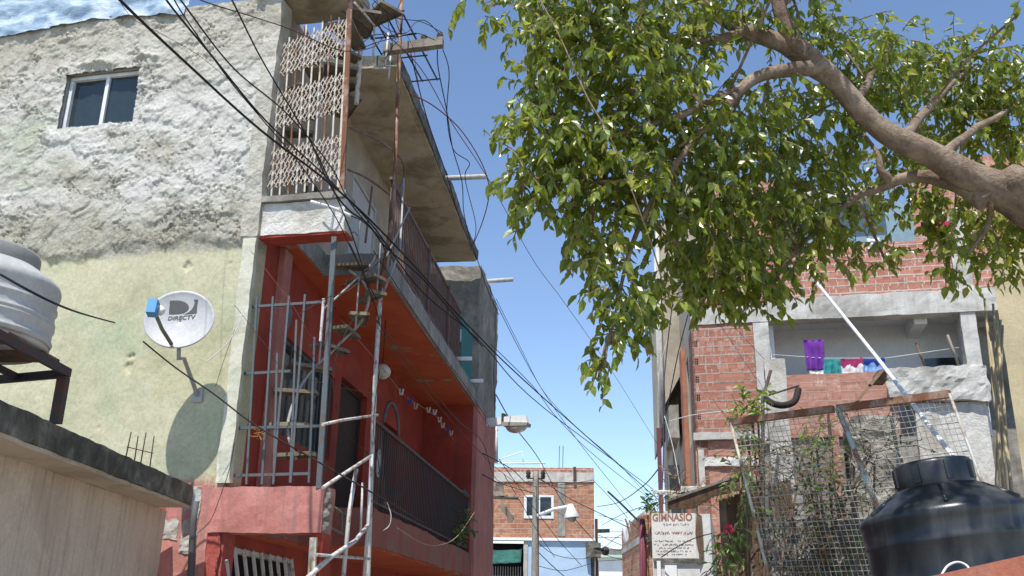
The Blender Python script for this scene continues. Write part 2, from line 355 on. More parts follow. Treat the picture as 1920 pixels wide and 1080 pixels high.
def front_mat():
    t = NT('troweled plaster front'); c = t.coord('Object'); sx = t.n('ShaderNodeSeparateXYZ', {0: c}); z = sx.outputs[2]
    wob = t.noise(c, 1.5, 6, .65); zz = t.math('ADD', z, t.math('MULTIPLY', t.math('SUBTRACT', wob, .5), .9))
    a = t.noise(c, 2.2, 9, .7, .7); f = t.noise(c, 26, 6, .72); big = t.noise(c, .75, 5, .6, .4)
    grey = t.ramp(a, [(.3, (.30, .27, .21)), (.5, (.45, .42, .345)), (.7, (.53, .505, .44))])
    wht = t.ramp(a, [(.28, (.39, .37, .32)), (.42, (.57, .555, .505)), (.7, (.67, .66, .625))])
    band = t.ramp(t.math('DIVIDE', zz, 12.), [(6.15 / 12, 0.), (6.6 / 12, .3), (6.9 / 12, .9), (8.0 / 12, .9), (8.5 / 12, .35), (8.9 / 12, .08)])
    wm = t.math('MULTIPLY', band, t.ramp(big, [(.36, .12), (.50, 1.)]))
    up = t.mix(wm, grey, wht)
    gm = t.ramp(t.noise(t.coord('Object', (1, 1, 1.3)), .9, 5, .6), [(.57, 0.), (.70, .55)])
    up = t.mix(gm, up, (.44, .48, .36))
    db = t.ramp(t.math('DIVIDE', zz, 12.), [(6.1 / 12, 1.), (6.55 / 12, .9), (6.85 / 12, 0.)]); up = t.mix(t.math('MULTIPLY', db, t.ramp(a, [(.35, 1.), (.62, .35)])), up, t.ramp(f, [(.3, (.26, .245, .18)), (.7, (.44, .42, .33))]))
    lo = t.ramp(a, [(.28, (.40, .38, .24)), (.5, (.52, .49, .33)), (.72, (.58, .55, .39))])
    lo = t.mix(t.ramp(t.noise(c, 1.3, 7, .65, .5), [(.48, 0.), (.68, .75)]), lo, (.36, .43, .28))
    lo = t.mix(t.ramp(t.noise(c, 5.5, 5, .6), [(.66, 0.), (.72, .7)]), lo, (.66, .63, .54))
    edge = t.ramp(t.math('ADD', z, t.math('MULTIPLY', t.math('SUBTRACT', a, .5), .25)), [(0, 0.), (1, 0.)])
    em = t.math('MULTIPLY_ADD', t.math('SUBTRACT', t.math('ADD', z, t.math('MULTIPLY', t.math('SUBTRACT', a, .5), .3)), 6.17), 14., .5, clamp=True)
    colr = t.mix(em, lo, up)
    rm = t.math('MULTIPLY_ADD', t.math('SUBTRACT', 3.72, t.math('ADD', z, t.math('MULTIPLY', t.math('SUBTRACT', a, .5), .5))), 6., .5, clamp=True)
    colr = t.mix(rm, colr, t.ramp(f, [(.3, (.34, .075, .06)), (.7, (.46, .12, .10))]))
    colr = t.mix(.6, colr, t.ramp(f, [(.28, .55), (.62, 1.)]), 'MULTIPLY')
    rk = t.math('ADD', .25, t.math('MULTIPLY', em, .75))
    hh = t.math('ADD', t.math('MULTIPLY', f, .6), t.noise(c, 11., 7, .7, .4))
    nb = t.n('ShaderNodeBump', {'Height': hh, 'Strength': rk, 'Distance': .022})
    return t.done(colr, .9, nb.outputs[0], .15)
MT['front'] = front_mat()
WX0, WX1, WZ0, WZ1 = -2.63, -1.67, 7.80, 8.515               # window opening
def front_wall():
    U0, Z0, Z1 = -5.2, 2.4, 9.26; st = .0145
    nx, nz = int(-U0 / st), int((Z1 - Z0) / st)
    u, z = np.meshgrid(np.linspace(U0, 0, nx + 1), np.linspace(Z0, Z1, nz + 1))
    wx, wz = fbm(u * 2.2, z * 2.2, 11, 4) * .55, fbm(u * 2.2, z * 2.2, 31, 4) * .45
    h = fbm(u * 1.3, z * 1.6, 61, 4) * .035
    r9 = np.random.default_rng(12)
    wa, wb = fbm(u * 5, z * 5, 101, 4, .6), fbm(u * 5, z * 5, 131, 4, .6)
    for lv, (n_, rmin, rmax, am) in enumerate(((150, .30, .62, .022), (460, .13, .34, .024), (1100, .05, .16, .019))):      # overlapping trowelled pats, thick at the lower edge
        for _ in range(n_):
            cu, cz, rr, asp = r9.uniform(U0, .1), r9.uniform(5.9, 9.4), r9.uniform(rmin, rmax), r9.uniform(.45, .85); an = r9.normal(-1.25, .75)
            i0, i1 = np.searchsorted(u[0], (cu - rr * 1.3, cu + rr * 1.3)); k0, k1 = np.searchsorted(z[:, 0], (cz - rr * 1.3, cz + rr * 1.3))
            if i1 - i0 < 2 or k1 - k0 < 2: continue
            sl = (slice(k0, k1), slice(i0, i1)); du, dz_ = u[sl] - cu + wa[sl] * rr * .75, z[sl] - cz + wb[sl] * rr * .75
            p = (du * cos(an) + dz_ * sin(an)) / rr; q = (-du * sin(an) + dz_ * cos(an)) / (rr * (asp + .35))
            ins = (p * p + q * q < 1) | ((np.abs(q) < .8) & (p < 0) & (p > -1)); ramp_ = np.clip((p + 1) / 2, 0, 1) ** 1.6
            if r9.uniform() < .35: continue
            a2 = am * r9.uniform(.4, 1.2); h[sl] = np.where(ins, h[sl] * .72 + a2 * ramp_, h[sl])
    h = h - np.mean(h) + .012
    for f_, wd_, dp_, sd in ((1.5, .010, .034, 151), (2.9, .016, .024, 191), (5.2, .020, .014, 211)):
        crk = np.abs(fbm(u * f_ + 9, z * f_ * 1.4, sd, 5, .62)); msk = np.clip(fbm(u * 1.1, z * 1.1, sd + 7, 3) * 8 + .45, 0, 1)
        h += dp_ * .5 * np.clip(1 - np.abs(crk - wd_ * 1.6) / (wd_ * 1.2), 0, 1) * msk - dp_ * np.clip(1 - crk / wd_, 0, 1) * msk
    h += fbm(u * 12, z * 12, 5, 5, .62) * .012
    edge = 6.17 + fbm(u * 2.5, z * 0 + 3, 41, 5, .6) * .34
    k = np.clip((z - edge) / .10, 0, 1); sm = fbm(u * 1.6, z * 1.6, 91, 5) * .018 + fbm(u * 14, z * 14, 95, 3) * .003
    sm = sm - .02 * np.clip((fbm(u * 4, z * 4, 97, 4) - .27) * 14, 0, 1)
    h = np.where(k > 0, (h + .010) * k, 0) + sm * (1 - k)
    dw = np.maximum(np.maximum(WX0 - u, u - WX1), np.maximum(WZ0 - z, z - WZ1))        # trowelled border round the window
    bw = np.clip(1 - np.abs(dw - .10) / .12, 0, 1); h += bw * (.012 + fbm(u * 8, z * 8, 55, 4) * .06)
    led = np.clip(1 - np.abs(z - WZ1 - .10 - fbm(u * 5, z * 0, 8, 3) * .08) / .06, 0, 1) * ((u > WX0 - .12) & (u < WX1 + .22)); h += led * .05 * np.clip(.55 + fbm(u * 6, z * 6, 87, 4) * 3, 0, 1.2)
    bl = np.clip(1 - np.abs(z - 6.93 - fbm(u * 2, z * 0, 61, 4) * .35) / .05, 0, 1); h += bl * .008 * np.clip(fbm(u * 1.5, z, 63, 3) * 8, 0, 1) * (k > 0)
    jag = fbm(u * 0 + 1, z * 3, 13, 5, .6) * .10 * (u > -.05)
    U = u + np.where(u > -.02, jag - .02, 0)
    P = O0[None, None] + U[..., None] * FE + h[..., None] * FN; P[..., 2] += z
    uc, zc = (u[:-1, :-1] + u[1:, 1:]) / 2, (z[:-1, :-1] + z[1:, 1:]) / 2
    jb = fbm(uc * 6, zc * 6, 77, 4) * .03
    keep = ~((uc > WX0 + jb) & (uc < WX1 + jb) & (zc > WZ0 + jb) & (zc < WZ1 + jb))
    idx = np.arange((nx + 1) * (nz + 1)).reshape(nz + 1, nx + 1)
    q = np.stack([idx[:-1, :-1], idx[:-1, 1:], idx[1:, 1:], idx[1:, :-1]], -1)[keep]
    b = MB(); b.v = P.reshape(-1, 3).tolist(); b.f = q.tolist(); b.sm = [True] * len(b.f); b.mi = [0] * len(b.f)
    b.wall(HF, -5.2, .0, 2.4, 9.2, -.035, .22, [(WX0 - .02, WX1 + .02, WZ0 - .02, WZ1 + .02)])
    b.box(HF, -5.2, 0, -.25, -.002, 0, 2.399)
    return b.build('front_wall', MT['front'], house)
front_wall()
# pale corner strip down the smooth part of the front
b = MB(); b.rbox(HF, -.12, .02, -.03, .040, 3.74, 6.3, .06, .014)
MT['corner'] = surf('pale corner render', [(.50, .48, .36), (.60, .585, .47), (.68, .67, .58)], 1.8, bump=.35, grime=(.44, .46, .33), grime_amt=.5, streak=.35)
b.build('corner_strip', MT['corner'], house)
b = MB(); b.rbox(HF, -.16, .03, -.2, .05, 6.28, 9.22, .07, .022)
b.build('corner_pier', surf('beige corner render', [(.34, .31, .25), (.47, .44, .37), (.58, .56, .50)], 3.2, bump=.8, bsc=22, dist=.02, grime=(.28, .25, .18), grime_amt=.6), house)
# window of the front
w = MB()
for a in ((WX0, WX1, WZ0, WZ0 + .045), (WX0, WX1, WZ1 - .045, WZ1), (WX0, WX0 + .045, WZ0 + .046, WZ1 - .046), (WX1 - .045, WX1, WZ0 + .046, WZ1 - .046), (-2.155, -2.11, WZ0 + .046, WZ1 - .046)):
    w.box(HF, a[0], a[1], -.115, -.05, a[2], a[3])
win = w.build('window', MT['alu'], house)
for x0, x1, y in ((WX0 + .046, -2.156, -.095), (-2.109, WX1 - .046, -.08)):
    p = MB(); p.box(HF, x0, x1, y - .006, y, WZ0 + .046, WZ1 - .046); p.build('pane', MT['glass'], win)
p = MB(); p.box(HF, WX0, WX1, -.24, -.232, WZ0, WZ1); p.build('dark_backing', MT['dark'], win)  # near-black sheet stands in for the unlit room behind the panes

# ---- alley side walls, storey by storey
def wrect(a, b_, c, d, y=0.): return HA.rect(a, b_, c, d, y)
door1 = (3.45, 4.85, 3.705, 5.66); win1 = (1.12, 3.15, 4.45, 5.55); arch1 = (5.9, 6.9, 3.705, 5.55)
b = MB(); b.wall(HA, 0.06, 9.0, 3.705, 6.685, 0, .25, [door1, win1, arch1]); b.build('balcony_wall', MT['red_wall'], house)
b = MB(); b.box(HA, .70, .95, .002, .07, 3.705, 6.44); b.build('pilaster', MT['red_out'], house)
MT['patch'] = surf('bare grey patch', [(.13, .14, .15), (.19, .20, .21), (.25, .26, .27)], 4, bump=.5)
b = MB()
for cx, cz, rx, rz, y, fr in ((1.0, 5.78, .3, .26, .012, HA),):
    pts = [(cx + rx * cos(k * pi / 7) * (.7 + .5 * random.random()), cz + rz * sin(k * pi / 7) * (.7 + .5 * random.random())) for k in range(14)]
    b.prism([fr.p(x, .002, z) for x, z in pts], fr.ey * .008)
b.build('plaster_patch', MT['patch'], house)
door2 = (3.25, 4.6, 6.75, 8.62); win2 = (6.6, 8.2, 7.6, 8.95)
b = MB(); b.wall(HA, .3, 9.0, 6.69, 9.3, 0, .25, [door2, win2]); b.build('upper_wall', MT['wall_beige'], house)
b = MB(); b.wall(HA, 0.06, 9.0, 0, 3.70, 0, .25, [(.10, 2.1, 1.2, 3.16), (2.5, 3.4, 0.01, 2.2)]); b.build('ground_wall', MT['red_wall'], house)
def door(rc, mt, y=-.12, frame=None, lab=None):
    d = MB(); d.box(HA, rc[0] + .04, rc[1] - .04, y - .04, y, rc[2], rc[3] - .04); o = d.build('door', mt, house)
    if lab: o['label'] = lab
    f = MB()
    for q in ((rc[0], rc[0] + .04, rc[2], rc[3]), (rc[1] - .04, rc[1], rc[2], rc[3]), (rc[0] + .04, rc[1] - .04, rc[3] - .04, rc[3])):
        f.box(HA, q[0] + .001, q[1] - .001, y - .05, y + .03, q[2] + .001, q[3] - .001)
    f.build('frame', frame or MT['steel_dark'], o); return o
MT['door_dark'] = plain('dark brown door paint', (.028, .020, .017), .55, .4)
MT['door_white'] = plain('grey white door paint', (.52, .52, .50), .5, .4)
door(door1, MT['door_dark'], lab='dark brown balcony door'); d2 = door(door2, MT['door_white'], -.02, MT['door_white'], 'pale grey upper door'); door(arch1, MT['dark'], -.18)  # arch opening is closed by a near-black panel standing for its unlit inside
door((2.5, 3.4, .01, 2.2), MT['door_dark'])
k = MB(); k.tube([HA.p(3.4, .0, 7.75), HA.p(3.4, .05, 7.75), HA.p(3.55, .05, 7.75)], .01); k.build('handle', MT['steel_grey'], d2)
b = MB(); b.tube([HA.p(5.88 + .52 * (1 - cos(t)), .012, 5.50 + .42 * sin(t)) for t in np.linspace(0, pi, 14)], .03); b.build('arch_trim', MT['patch'], house)
def barred(rc, name, n, bm, gm, y=-.1, diag=False):
    f = MB()
    for q in ((rc[0], rc[1], rc[2], rc[2] + .05), (rc[0], rc[1], rc[3] - .05, rc[3]), (rc[0], rc[0] + .05, rc[2] + .051, rc[3] - .051), (rc[1] - .05, rc[1], rc[2] + .051, rc[3] - .051)):
        f.box(HA, q[0] + .001, q[1] - .001, y - .03, y + .06, q[2] + .001, q[3] - .001)
    o = f.build(name, bm, house)
    p = MB(); p.box(HA, rc[0] + .051, rc[1] - .051, y - .02, y - .01, rc[2] + .051, rc[3] - .051); p.build('pane', gm, o)
    W = rc[1] - rc[0]; Hh = rc[3] - rc[2]
    for i in range(n):
        g = MB()
        if not diag:
            x = rc[0] + W * (i + .5) / n; g.tube([HA.p(x, y + .075, rc[2] + .02), HA.p(x, y + .075, rc[3] - .02)], .011, 4)
        else:
            x = rc[0] - Hh * .6 + (W + Hh * .6) * (i + .5) / n; x2 = x + Hh * .6
            ta = max(0, (rc[0] - x) / (x2 - x)); tb = min(1, (rc[1] - x) / (x2 - x))
            g.tube([HA.p(x + (x2 - x) * t, y + .08, rc[3] - Hh * t) for t in (ta, tb)], .020, 4)
        g.build('bar', bm, o)
    return o
barred(win1, 'barred_window', 9, MT['steel_blue'], MT['glass'])
barred(win2, 'window', 7, MT['steel_brown'], MT['glass'])
barred((.10, 2.1, 1.2, 3.16), 'barred_window', 13, MT['steel_white'], MT['dark'], -.06, True)['label'] = 'window with slanting white bars'
b = MB(); b.box(HA, 8.3, 8.8, .002, .28, 8.35, 8.9); b.build('ledge', MT['wall_beige'], house)

# ---- balcony slabs, open at the corner for the stair
def slab(name, z0, z1, side, under, hole=(.18, 1.66, .22)):
    b = MB(); b.m = 0
    b.rbox(HA, hole[1], 8.995, .0, 1.0, z0, z1, .10, .012, big=.02); b.rbox(HA, hole[0], hole[1], .0, hole[2], z0, z1, .10, .012)
    o = b.build(name, side, house)
    for x0, x1, y1 in ((hole[1] + .03, 9., .965), (hole[0], hole[1] + .03, hole[2] - .02)):
        q = MB(); q.rbox(HA, x0, x1, .0, y1, z0 - .02, z0 + .01, .12, .008); q.build('soffit', under, o)
    return o
slab('balcony_slab', 6.47, 6.74, MT['conc'], MT['soffit_red'])
slab('balcony_slab', 3.30, 3.70, MT['red_dust'], MT['soffit_red'])['label'] = 'lower balcony slab with dusty red edge'
b = MB(); b.rbox(HA, 1.62, 8.75, -.2, 1.0, 9.32, 9.52, .11, .015, big=.03); rs = b.build('roof_slab', MT['conc_dark'], house)
q = MB(); q.rbox(HA, 1.6, 8.72, 0, .975, 9.295, 9.325, .14, .008); q.build('soffit', MT['soffit_beige'], rs)
b = MB(); b.rbox(HF, -.3, .85, -.55, .12, 9.27, 9.45, .1, .012); b.build('roof_lip', MT['soffit_beige'], house)
b = MB(); b.rbox(HA, .9, 9., -5., -.05, 9.30, 9.5, .5, .02); b.build('roof', MT['conc'], house)
# front beams carrying the slab edges
b = MB(); b.rbox(HF, .0, .97, -.22, .0, 6.30, 6.66, .07, .016); o = b.build('upper_beam', MT['white_rough'], house)
q = MB(); q.rbox(HF, .0, .975, -.24, .045, 6.665, 6.735, .08, .012); q.build('sill', MT['conc'], o)
q = MB(); q.rbox(HF, .02, .985, -.23, -.01, 6.275, 6.30, .08, .006); q.build('soffit', MT['red_wall'], o)
b = MB(); b.rbox(HF, -.15, .99, -.24, .02, 3.27, 3.70, .06, .013); o = b.build('lower_beam', MT['red_out'], house)
q = MB()
for i in range(9): q.lathe(HF.p(.975 + .015 * (i % 2), -.05 - .02 * (i % 3), 3.31 + i * .042), [(0, -.05), (.045, -.03), (.06, 0), (.04, .035), (0, .05)], 7, (1, .3 * (i % 3 - 1), .2), False)
q.build('broken_edge', MT['conc'], o)
b = MB(); b.rbox(HF, -.62, -.15, -.22, .012, 0, 3.72, .10, .010); b.build('corner_column', MT['red_out'], house)
b = MB(); b.rbox(HF, .88, 1.0, -.25, -.02, 0, 3.27, .1, .012); b.build('door_jamb', MT['red_wall'], house)
for u0, u1, z0, z1 in ((-.42, -.26, 3.08, 3.70), (-.64, -.46, 3.20, 3.40)):
    b = MB(); b.rbox(HF, u0, u1, -.02, .022, z0, z1, .028, .022, 9.); b.build('exposed_rubble', MT['conc_pale'], house)
# ---- end wall across the balconies
b = MB(); b.rbox(HA, 9.0, 11.7, -.25, 1.05, 0, 6.47, .12, .012, big=.02); b.build('end_wall', MT['red_out'], house)['label'] = 'red end wall of the balconies'
b = MB(); b.rbox(HA, 9.0, 11.75, -.25, 1.03, 6.475, 9.30, .10, .035, 3., .05); b.build('end_wall', MT['conc'], house)['label'] = 'bare grey end wall above the red one'
b = MB(); b.rbox(HA, 8.975, 8.998, .0, .97, 3.70, 6.46, .2, .002); b.build('inner_wall', MT['red_wall'], house)
b = MB()
pts = [(.42, 4.25), (.95, 4.25), (.95, 4.75), (.86, 4.86), (.7, 4.80), (.55, 4.62), (.45, 4.55)]
b.prism([HA.p(8.972, x, z) for x, z in pts], -HA.ex * .006); b.build('plaster_patch', MT['patch'], house)
b = MB(); b.box(HA, 8.90, 8.97, .45, .75, 7.7, 7.95); b.build('vent_box', MT['white_wall'], house)
# ---- railings
def railing(name, x0, x1, y, z0, z1, n, mt, lab=None, posts=()):
    r = MB(); r.box(HA, x0, x1, y - .018, y + .018, z1 - .02, z1 + .02); r.box(HA, x0, x1, y - .012, y + .012, z0 + .06, z0 + .09)
    for p in posts: r.box(HA, p - .02, p + .02, y + .019, y + .05, z0 - .15, z1 + .02)
    o = r.build(name, mt, house)
    if lab: o['label'] = lab
    for i in range(n):
        x = x0 + (x1 - x0) * (i + .5) / n
        g = MB(); g.box(HA, x - .009, x + .009, y - .008, y + .008, z0 + .0, z1 - .021); g.build('baluster', mt, o)
    return o
rl = railing('railing', 1.72, 8.98, .93, 3.72, 4.70, 66, MT['steel_dark'], 'black lower balcony railing')
g = MB(); g.tube([HA.p(1.95 + .0025 * t * cos(t * .55), .965, 4.25 + .0055 * t * sin(t * .55)) for t in range(2, 34)], .009); g.build('scroll', MT['steel_grey'], rl)
railing('railing', 1.75, 7.3, .95, 6.76, 7.78, 52, MT['steel_brown'], 'brown upper balcony railing', (1.8, 4.2, 5.9))
railing('railing', 7.35, 8.6, .97, 6.72, 7.72, 15, MT['steel_teal'], 'teal end of the upper railing')
for x, z in ((7.0, 6.84), (8.45, 6.80)):
    b = MB(); b.tube([HA.p(x, .85, z), HA.p(x, 1.22, z)], .035, 8); b.build('drain_pipe', MT['white_pl'], house)
# ---- grille over the front of the lower balcony
g0 = MB()
def fline(mb, a, c, r, y=-.06, n=4):
    A, B = HF.uv(*a, y), HF.uv(*c, y); mb.tube([HF.p(A[0], y, A[1]), HF.p(B[0], y, B[1])], r, n)
fline(g0, (448, 577), (612, 566), .019, -.075)
gr = g0.build('window_grille', MT['steel_blue'], house); gr['label'] = 'grey bar grille over the front of the lower balcony'
for a, c in (((440, 702), (545, 696)), ((437, 803), (600, 799)), ((432, 892), (582, 888))):
    g = MB(); fline(g, a, c, .019, -.075); g.build('crossbar', MT['steel_blue'], gr)
for a, c in (((452, 575), (432, 908)), ((482, 558), (462, 908)), ((512, 556), (491, 908)), ((542, 555), (512, 908)), ((520, 662), (513, 905)), ((572, 552), (545, 905)), ((556, 600), (544, 905)), ((590, 632), (579, 905))):
    g = MB(); fline(g, a, c, .014); g.build('bar', MT['steel_blue'], gr)
g = MB(); fline(g, (607, 560), (601, 640), .018, -.05); g.build('bar', MT['steel_white'], gr)
# ================================================================ folding gate on the top floor
gate = thing('folding_gate', 'cream and rust scissor gate closing the front of the top floor', 'gate', HF.p(.45, -.08, 6.73))
GY = -.07
nb = 11
gl0, gl1 = HF.uv(497, 85, GY), HF.uv(478, 372, GY); gr0, gr1 = HF.uv(652, 22, GY), HF.uv(634, 352, GY)
lerp = lambda a, b, t: a + (b - a) * t
def gp(s, t):       # s across 0..1, t up 0..1
    a = V(lerp(gl1[0], gl0[0], t), lerp(gl1[1], gl0[1], t)); c = V(lerp(gr1[0], gr0[0], t), lerp(gr1[1], gr0[1], t)); q = a + (c - a) * s
    return q
for i in range(nb):
    s = i / (nb - 1); g = MB(); a, c = gp(s, 0.), gp(s, .985 + .02 * (i % 3))
    for dy in (0,): g.tube([HF.p(a[0], GY + dy, a[1]), HF.p(c[0], GY + dy, c[1])], .0115 if 0 < i < nb - 1 else .018, 4)
    g.build('bar', MT['steel_cream'] if i % 4 else MT['steel_rust'], gate)
for t0, t1 in ((.05, .285), (.415, .64), (.745, .955)):
    g = MB(); ncell = (nb - 1) * 2; rows = 4; hh = (t1 - t0) / rows
    for r in range(rows):
        for i in range(ncell):
            for sg in (0, 1):
                s0, s1 = i / ncell - .008, (i + 1) / ncell + .008
                ta, tb = (t0 + r * hh, t0 + (r + 1) * hh * 1.0) if sg else (t0 + (r + 1) * hh, t0 + r * hh)
                y = GY + (.012 if sg else -.014); a, c = gp(s0, ta), gp(s1, tb)
                g.tube([HF.p(a[0], y, a[1]), HF.p(c[0], y, c[1])], .0065, 4)
    g.build('lattice', MT['steel_cream'], gate)
P = MB()
a, c = HF.uv(640, 382, -.03), HF.uv(659, -40, -.03); P.tube([HF.p(a[0], -.03, a[1]), HF.p(c[0], -.03, c[1])], .036, 4); P.build('post', MT['steel_rust'], gate)
b = MB()
for x in (-.02, .18, .36, .60): b.tube([HF.p(.55 + .9 * x, -1.0, 9.62), HF.p(.55 + .9 * x, -2.6, 9.62)], .012, 5)
for y in (-1.0, -1.5, -2.0, -2.6): b.tube([HF.p(.5, y, 9.635), HF.p(1.12, y, 9.635)], .012, 5)
for x, y in ((.53, -1.0), (1.09, -1.0)): b.tube([HF.p(x, y, 9.3), HF.p(x, y, 9.63)], .015, 5)
single('roof_grid', b, MT['cable_blue'], 'thin dark bar grid lying over the roof opening above the scissor gate', 'roof grid')

# ================================================================ spiral staircase at the corner
SC = HA.p(.90, .50, 0)
st = thing('spiral_staircase', 'rusty steel spiral staircase climbing through the corner of the red balconies', 'staircase', SC)
def tread(c, a, w=.44, dp=.22, r0=.25):
    g = MB(); ux, uy = V(cos(a), sin(a), 0), V(-sin(a), cos(a), 0)
    poly = [c - ux * w / 2 - uy * dp * .22, c + ux * w / 2 - uy * dp / 2, c + ux * w / 2 + uy * dp / 2, c - ux * w / 2 + uy * dp * .22]
    g.prism(poly, (0, 0, .012))
    for k in range(4):
        A, B = poly[k], poly[(k + 1) % 4]; g.prism([A, B, B - V(0, 0, .028), A - V(0, 0, .028)], nrm(np.cross(B - A, V(0, 0, 1))) * .005)
    return g.build('tread', MT['tread'], st)
low = [(556, 852, .62, 2.6), (540, 796, .66, 2.9), (556, 734, .76, 3.2), (584, 688, .88, 3.6), (622, 652, 1.0, 4.0), (652, 622, 1.1, 4.4), (676, 597, 1.15, 4.8), (692, 556, 1.15, 5.3), (684, 524, 1.05, 5.8), (655, 498, .95, 6.3)]
cs = []
for px, py, ad, an in low:
    c = hit(px, py, HA.p(ad, 0, 0), s_); cs.append(c); tread(c, an)
g = MB(); g.tube(smooth_path([c + V(0, 0, -.05) for c in cs], 4), .018, 5); g.build('stringer', MT['steel_grey'], st)
g = MB(); g.tube(smooth_path([c + s_ * -.12 + b_ * .12 + V(0, 0, .62) for c in cs[3:]], 4), .013, 6); g.build('handrail', MT['steel_grey'], st)
for c in cs[3::2]:
    g = MB(); q = c + s_ * -.12 + b_ * .12; g.tube([q, q + V(0, 0, .62)], .011, 5); g.build('baluster', MT['steel_grey'], st)
PC = HA.p(.55, .34, 0)
g = MB(); g.tube([PC + V(0, 0, 6.7), PC + V(0, 0, 9.9)], .03, 8); g.build('pole', MT['steel_grey'], st)
for i in range(8): a = 1.2 + i * .5; tread(PC + V(.22 * cos(a), .22 * sin(a), 6.95 + i * .21), a, .40)
PC2 = HA.p(.80, .72, 0)
for i in range(7): a = 2.2 + i * .55; tread(PC2 + V(.30 * cos(a), .30 * sin(a), 8.42 + i * .16), a, .56, .34)
g = MB(); g.tube([PC2 + V(0, 0, 8.3), PC2 + V(0, 0, 9.9)], .03, 8); g.build('pole', MT['steel_white'], st)
def aline(mb, pts, r, y=1.08, n=6):
    q = [HA.p(p[0], y, p[1]) for p in (HA.uv(*p, y) for p in pts)]; mb.tube(q, r, n)
g = MB(); aline(g, [(754, -30), (737, 400), (712, 545)], .026, 1.04); g.build('outer_post', MT['steel_rust'], st)
g = MB(); aline(g, [(714, 540), (704, 700), (697, 860), (690, 1080), (684, 1240)], .028, 1.04); g.build('outer_post', MT['steel_white'], st)
g = MB(); aline(g, [(757, 335), (750, 470), (720, 545)], .014, 1.06); g.build('brace', MT['steel_grey'], st); g = MB(); aline(g, [(768, 390), (725, 480)], .012, 1.1); g.build('brace', MT['steel_grey'], st)
g = MB(); a, c = HF.uv(627, 445, .0), HF.uv(598, 916, .0); g.tube([HF.p(a[0], .0, a[1]), HF.p(c[0], .0, c[1])], .036, 4); g.build('corner_post', MT['steel_blue'], st)
for pts, r, lab in (([(697, 852), (690, 985), (682, 1095)], .02, None), ([(668, 880), (655, 960), (643, 1090)], .022, None), ([(606, 914), (694, 856)], .017, None), ([(575, 1085), (620, 1045), (665, 1015), (690, 985)], .022, None), ([(605, 796), (640, 788), (708, 778)], .015, None), ([(592, 1040), (692, 1048)], .016, None), ([(680, 905), (676, 1000)], .012, None)):
    g = MB(); aline(g, pts, r, 1.16); g.build('guard_rail', MT['steel_white'], st)
g = MB(); a, c = HF.uv(588, 1008, .05), HF.uv(582, 1140, .05); g.tube([HF.p(a[0], .05, a[1]), HF.p(c[0], .05, c[1])], .045, 4); g.build('gate_post', rusty('yellowed white paint', (.70, .66, .56), (.45, .25, .05), .45), st)
g = MB()
aline(g, [(612, 940), (640, 962), (690, 965)], .016, .75); aline(g, [(641, 962), (641, 1000)], .014, .75); aline(g, [(612, 985), (641, 1000), (692, 1005)], .016, .75)
g.build('landing_frame', MT['tread'], st)
for pts in ([(655, 240), (700, 258), (745, 290), (758, 315), (755, 340), (742, 365)], [(652, 318), (690, 335), (740, 372)], [(698, 350), (685, 455)]):
    g = MB(); q = [HA.p(p[0], .85, p[1]) for p in (HA.uv(*p, .85) for p in pts)]; g.tube(smooth_path(q, 4), .014, 6); g.build('guard_rail', MT['steel_brown'], st)
for pts in ([(665, 5), (702, 48)], [(702, 45), (700, 105)], [(728, 62), (722, 125)], [(735, 80), (728, 150)], [(700, 128), (729, 128)]):
    g = MB(); aline(g, pts, .014, .95); g.build('guard_rail', MT['steel_white'], st)

# ================================================================ satellite dish
DN = nrm(V(sin(rad(4)) * cos(rad(13)), -cos(rad(4)) * cos(rad(13)), sin(rad(13))))
wallp = lambda px, py, y=0.: HF.p(*(lambda q: (q[0], y, q[1]))(HF.uv(px, py, y)))
DC = wallp(336, 598, .52)
DR = nrm(np.cross(V(0, 0, 1), DN)) * -1; DU = np.cross(DN, DR) ; 
if DU[2] < 0: DU = -DU
if DR[0] < 0: DR = -DR
dish = thing('satellite_dish', 'pale grey satellite dish with blue receiver on the plaster front', 'satellite dish', wallp(372, 740))
RX, RY, SAG = .335, .32, .05
bow = lambda x, y: SAG * ((x / RX) ** 2 + (y / RY) ** 2) - SAG
def dpt(x, y, off=0.): return DC + DR * x + DU * y + DN * (bow(x, y) + off)
g = MB(); n = 48; vs = []; fs = []
rings = [0.02, .2, .4, .6, .8, .94, 1.]
for off in (0, -.012):
    for r in rings:
        for k in range(n): a = 2 * pi * k / n; vs.append(dpt(RX * r * cos(a), RY * r * sin(a), off + (.006 if r == 1. and off == 0 else 0)))
nr = len(rings)
for L0 in (0, nr * n):
    for i in range(nr - 1):
        for k in range(n): fs.append((L0 + i * n + k, L0 + i * n + (k + 1) % n, L0 + (i + 1) * n + (k + 1) % n, L0 + (i + 1) * n + k))
    fs.append(tuple(L0 + k for k in range(n)))
for k in range(n): fs.append(((nr - 1) * n + k, (nr - 1) * n + (k + 1) % n, (2 * nr - 1) * n + (k + 1) % n, (2 * nr - 1) * n + k))
g.add(vs, fs, True); refl = g.build('reflector', surf('pale grey dish paint', [(.36, .365, .37), (.42, .42, .43), (.47, .47, .475)], 3, .55, .06, 30, .35, .4, grime=(.42, .40, .37), grime_amt=.35), dish)
def dpx(cx, cy):          # photograph position -> position on the dish
    px, py = 250 + cx / 4.91, 520 + cy / 4.91; P = hit(px, py, DC, DN)
    for _ in range(3):
        x, y = (P - DC).dot(DR), (P - DC).dot(DU); P = hit(px, py, DC + DN * bow(x, y), DN)
    return x, y
MT['logo'] = plain('grey logo print', (.085, .085, .085), .6, .3)
def onto_dish(polys, name, par, mt):
    g = MB()
    for poly in polys:
        pts = [dpx(*p) for p in poly]; g.add([dpt(x, y, .004) for x, y in pts], [tuple(range(len(pts)))])
    return g.build(name, mt, par)
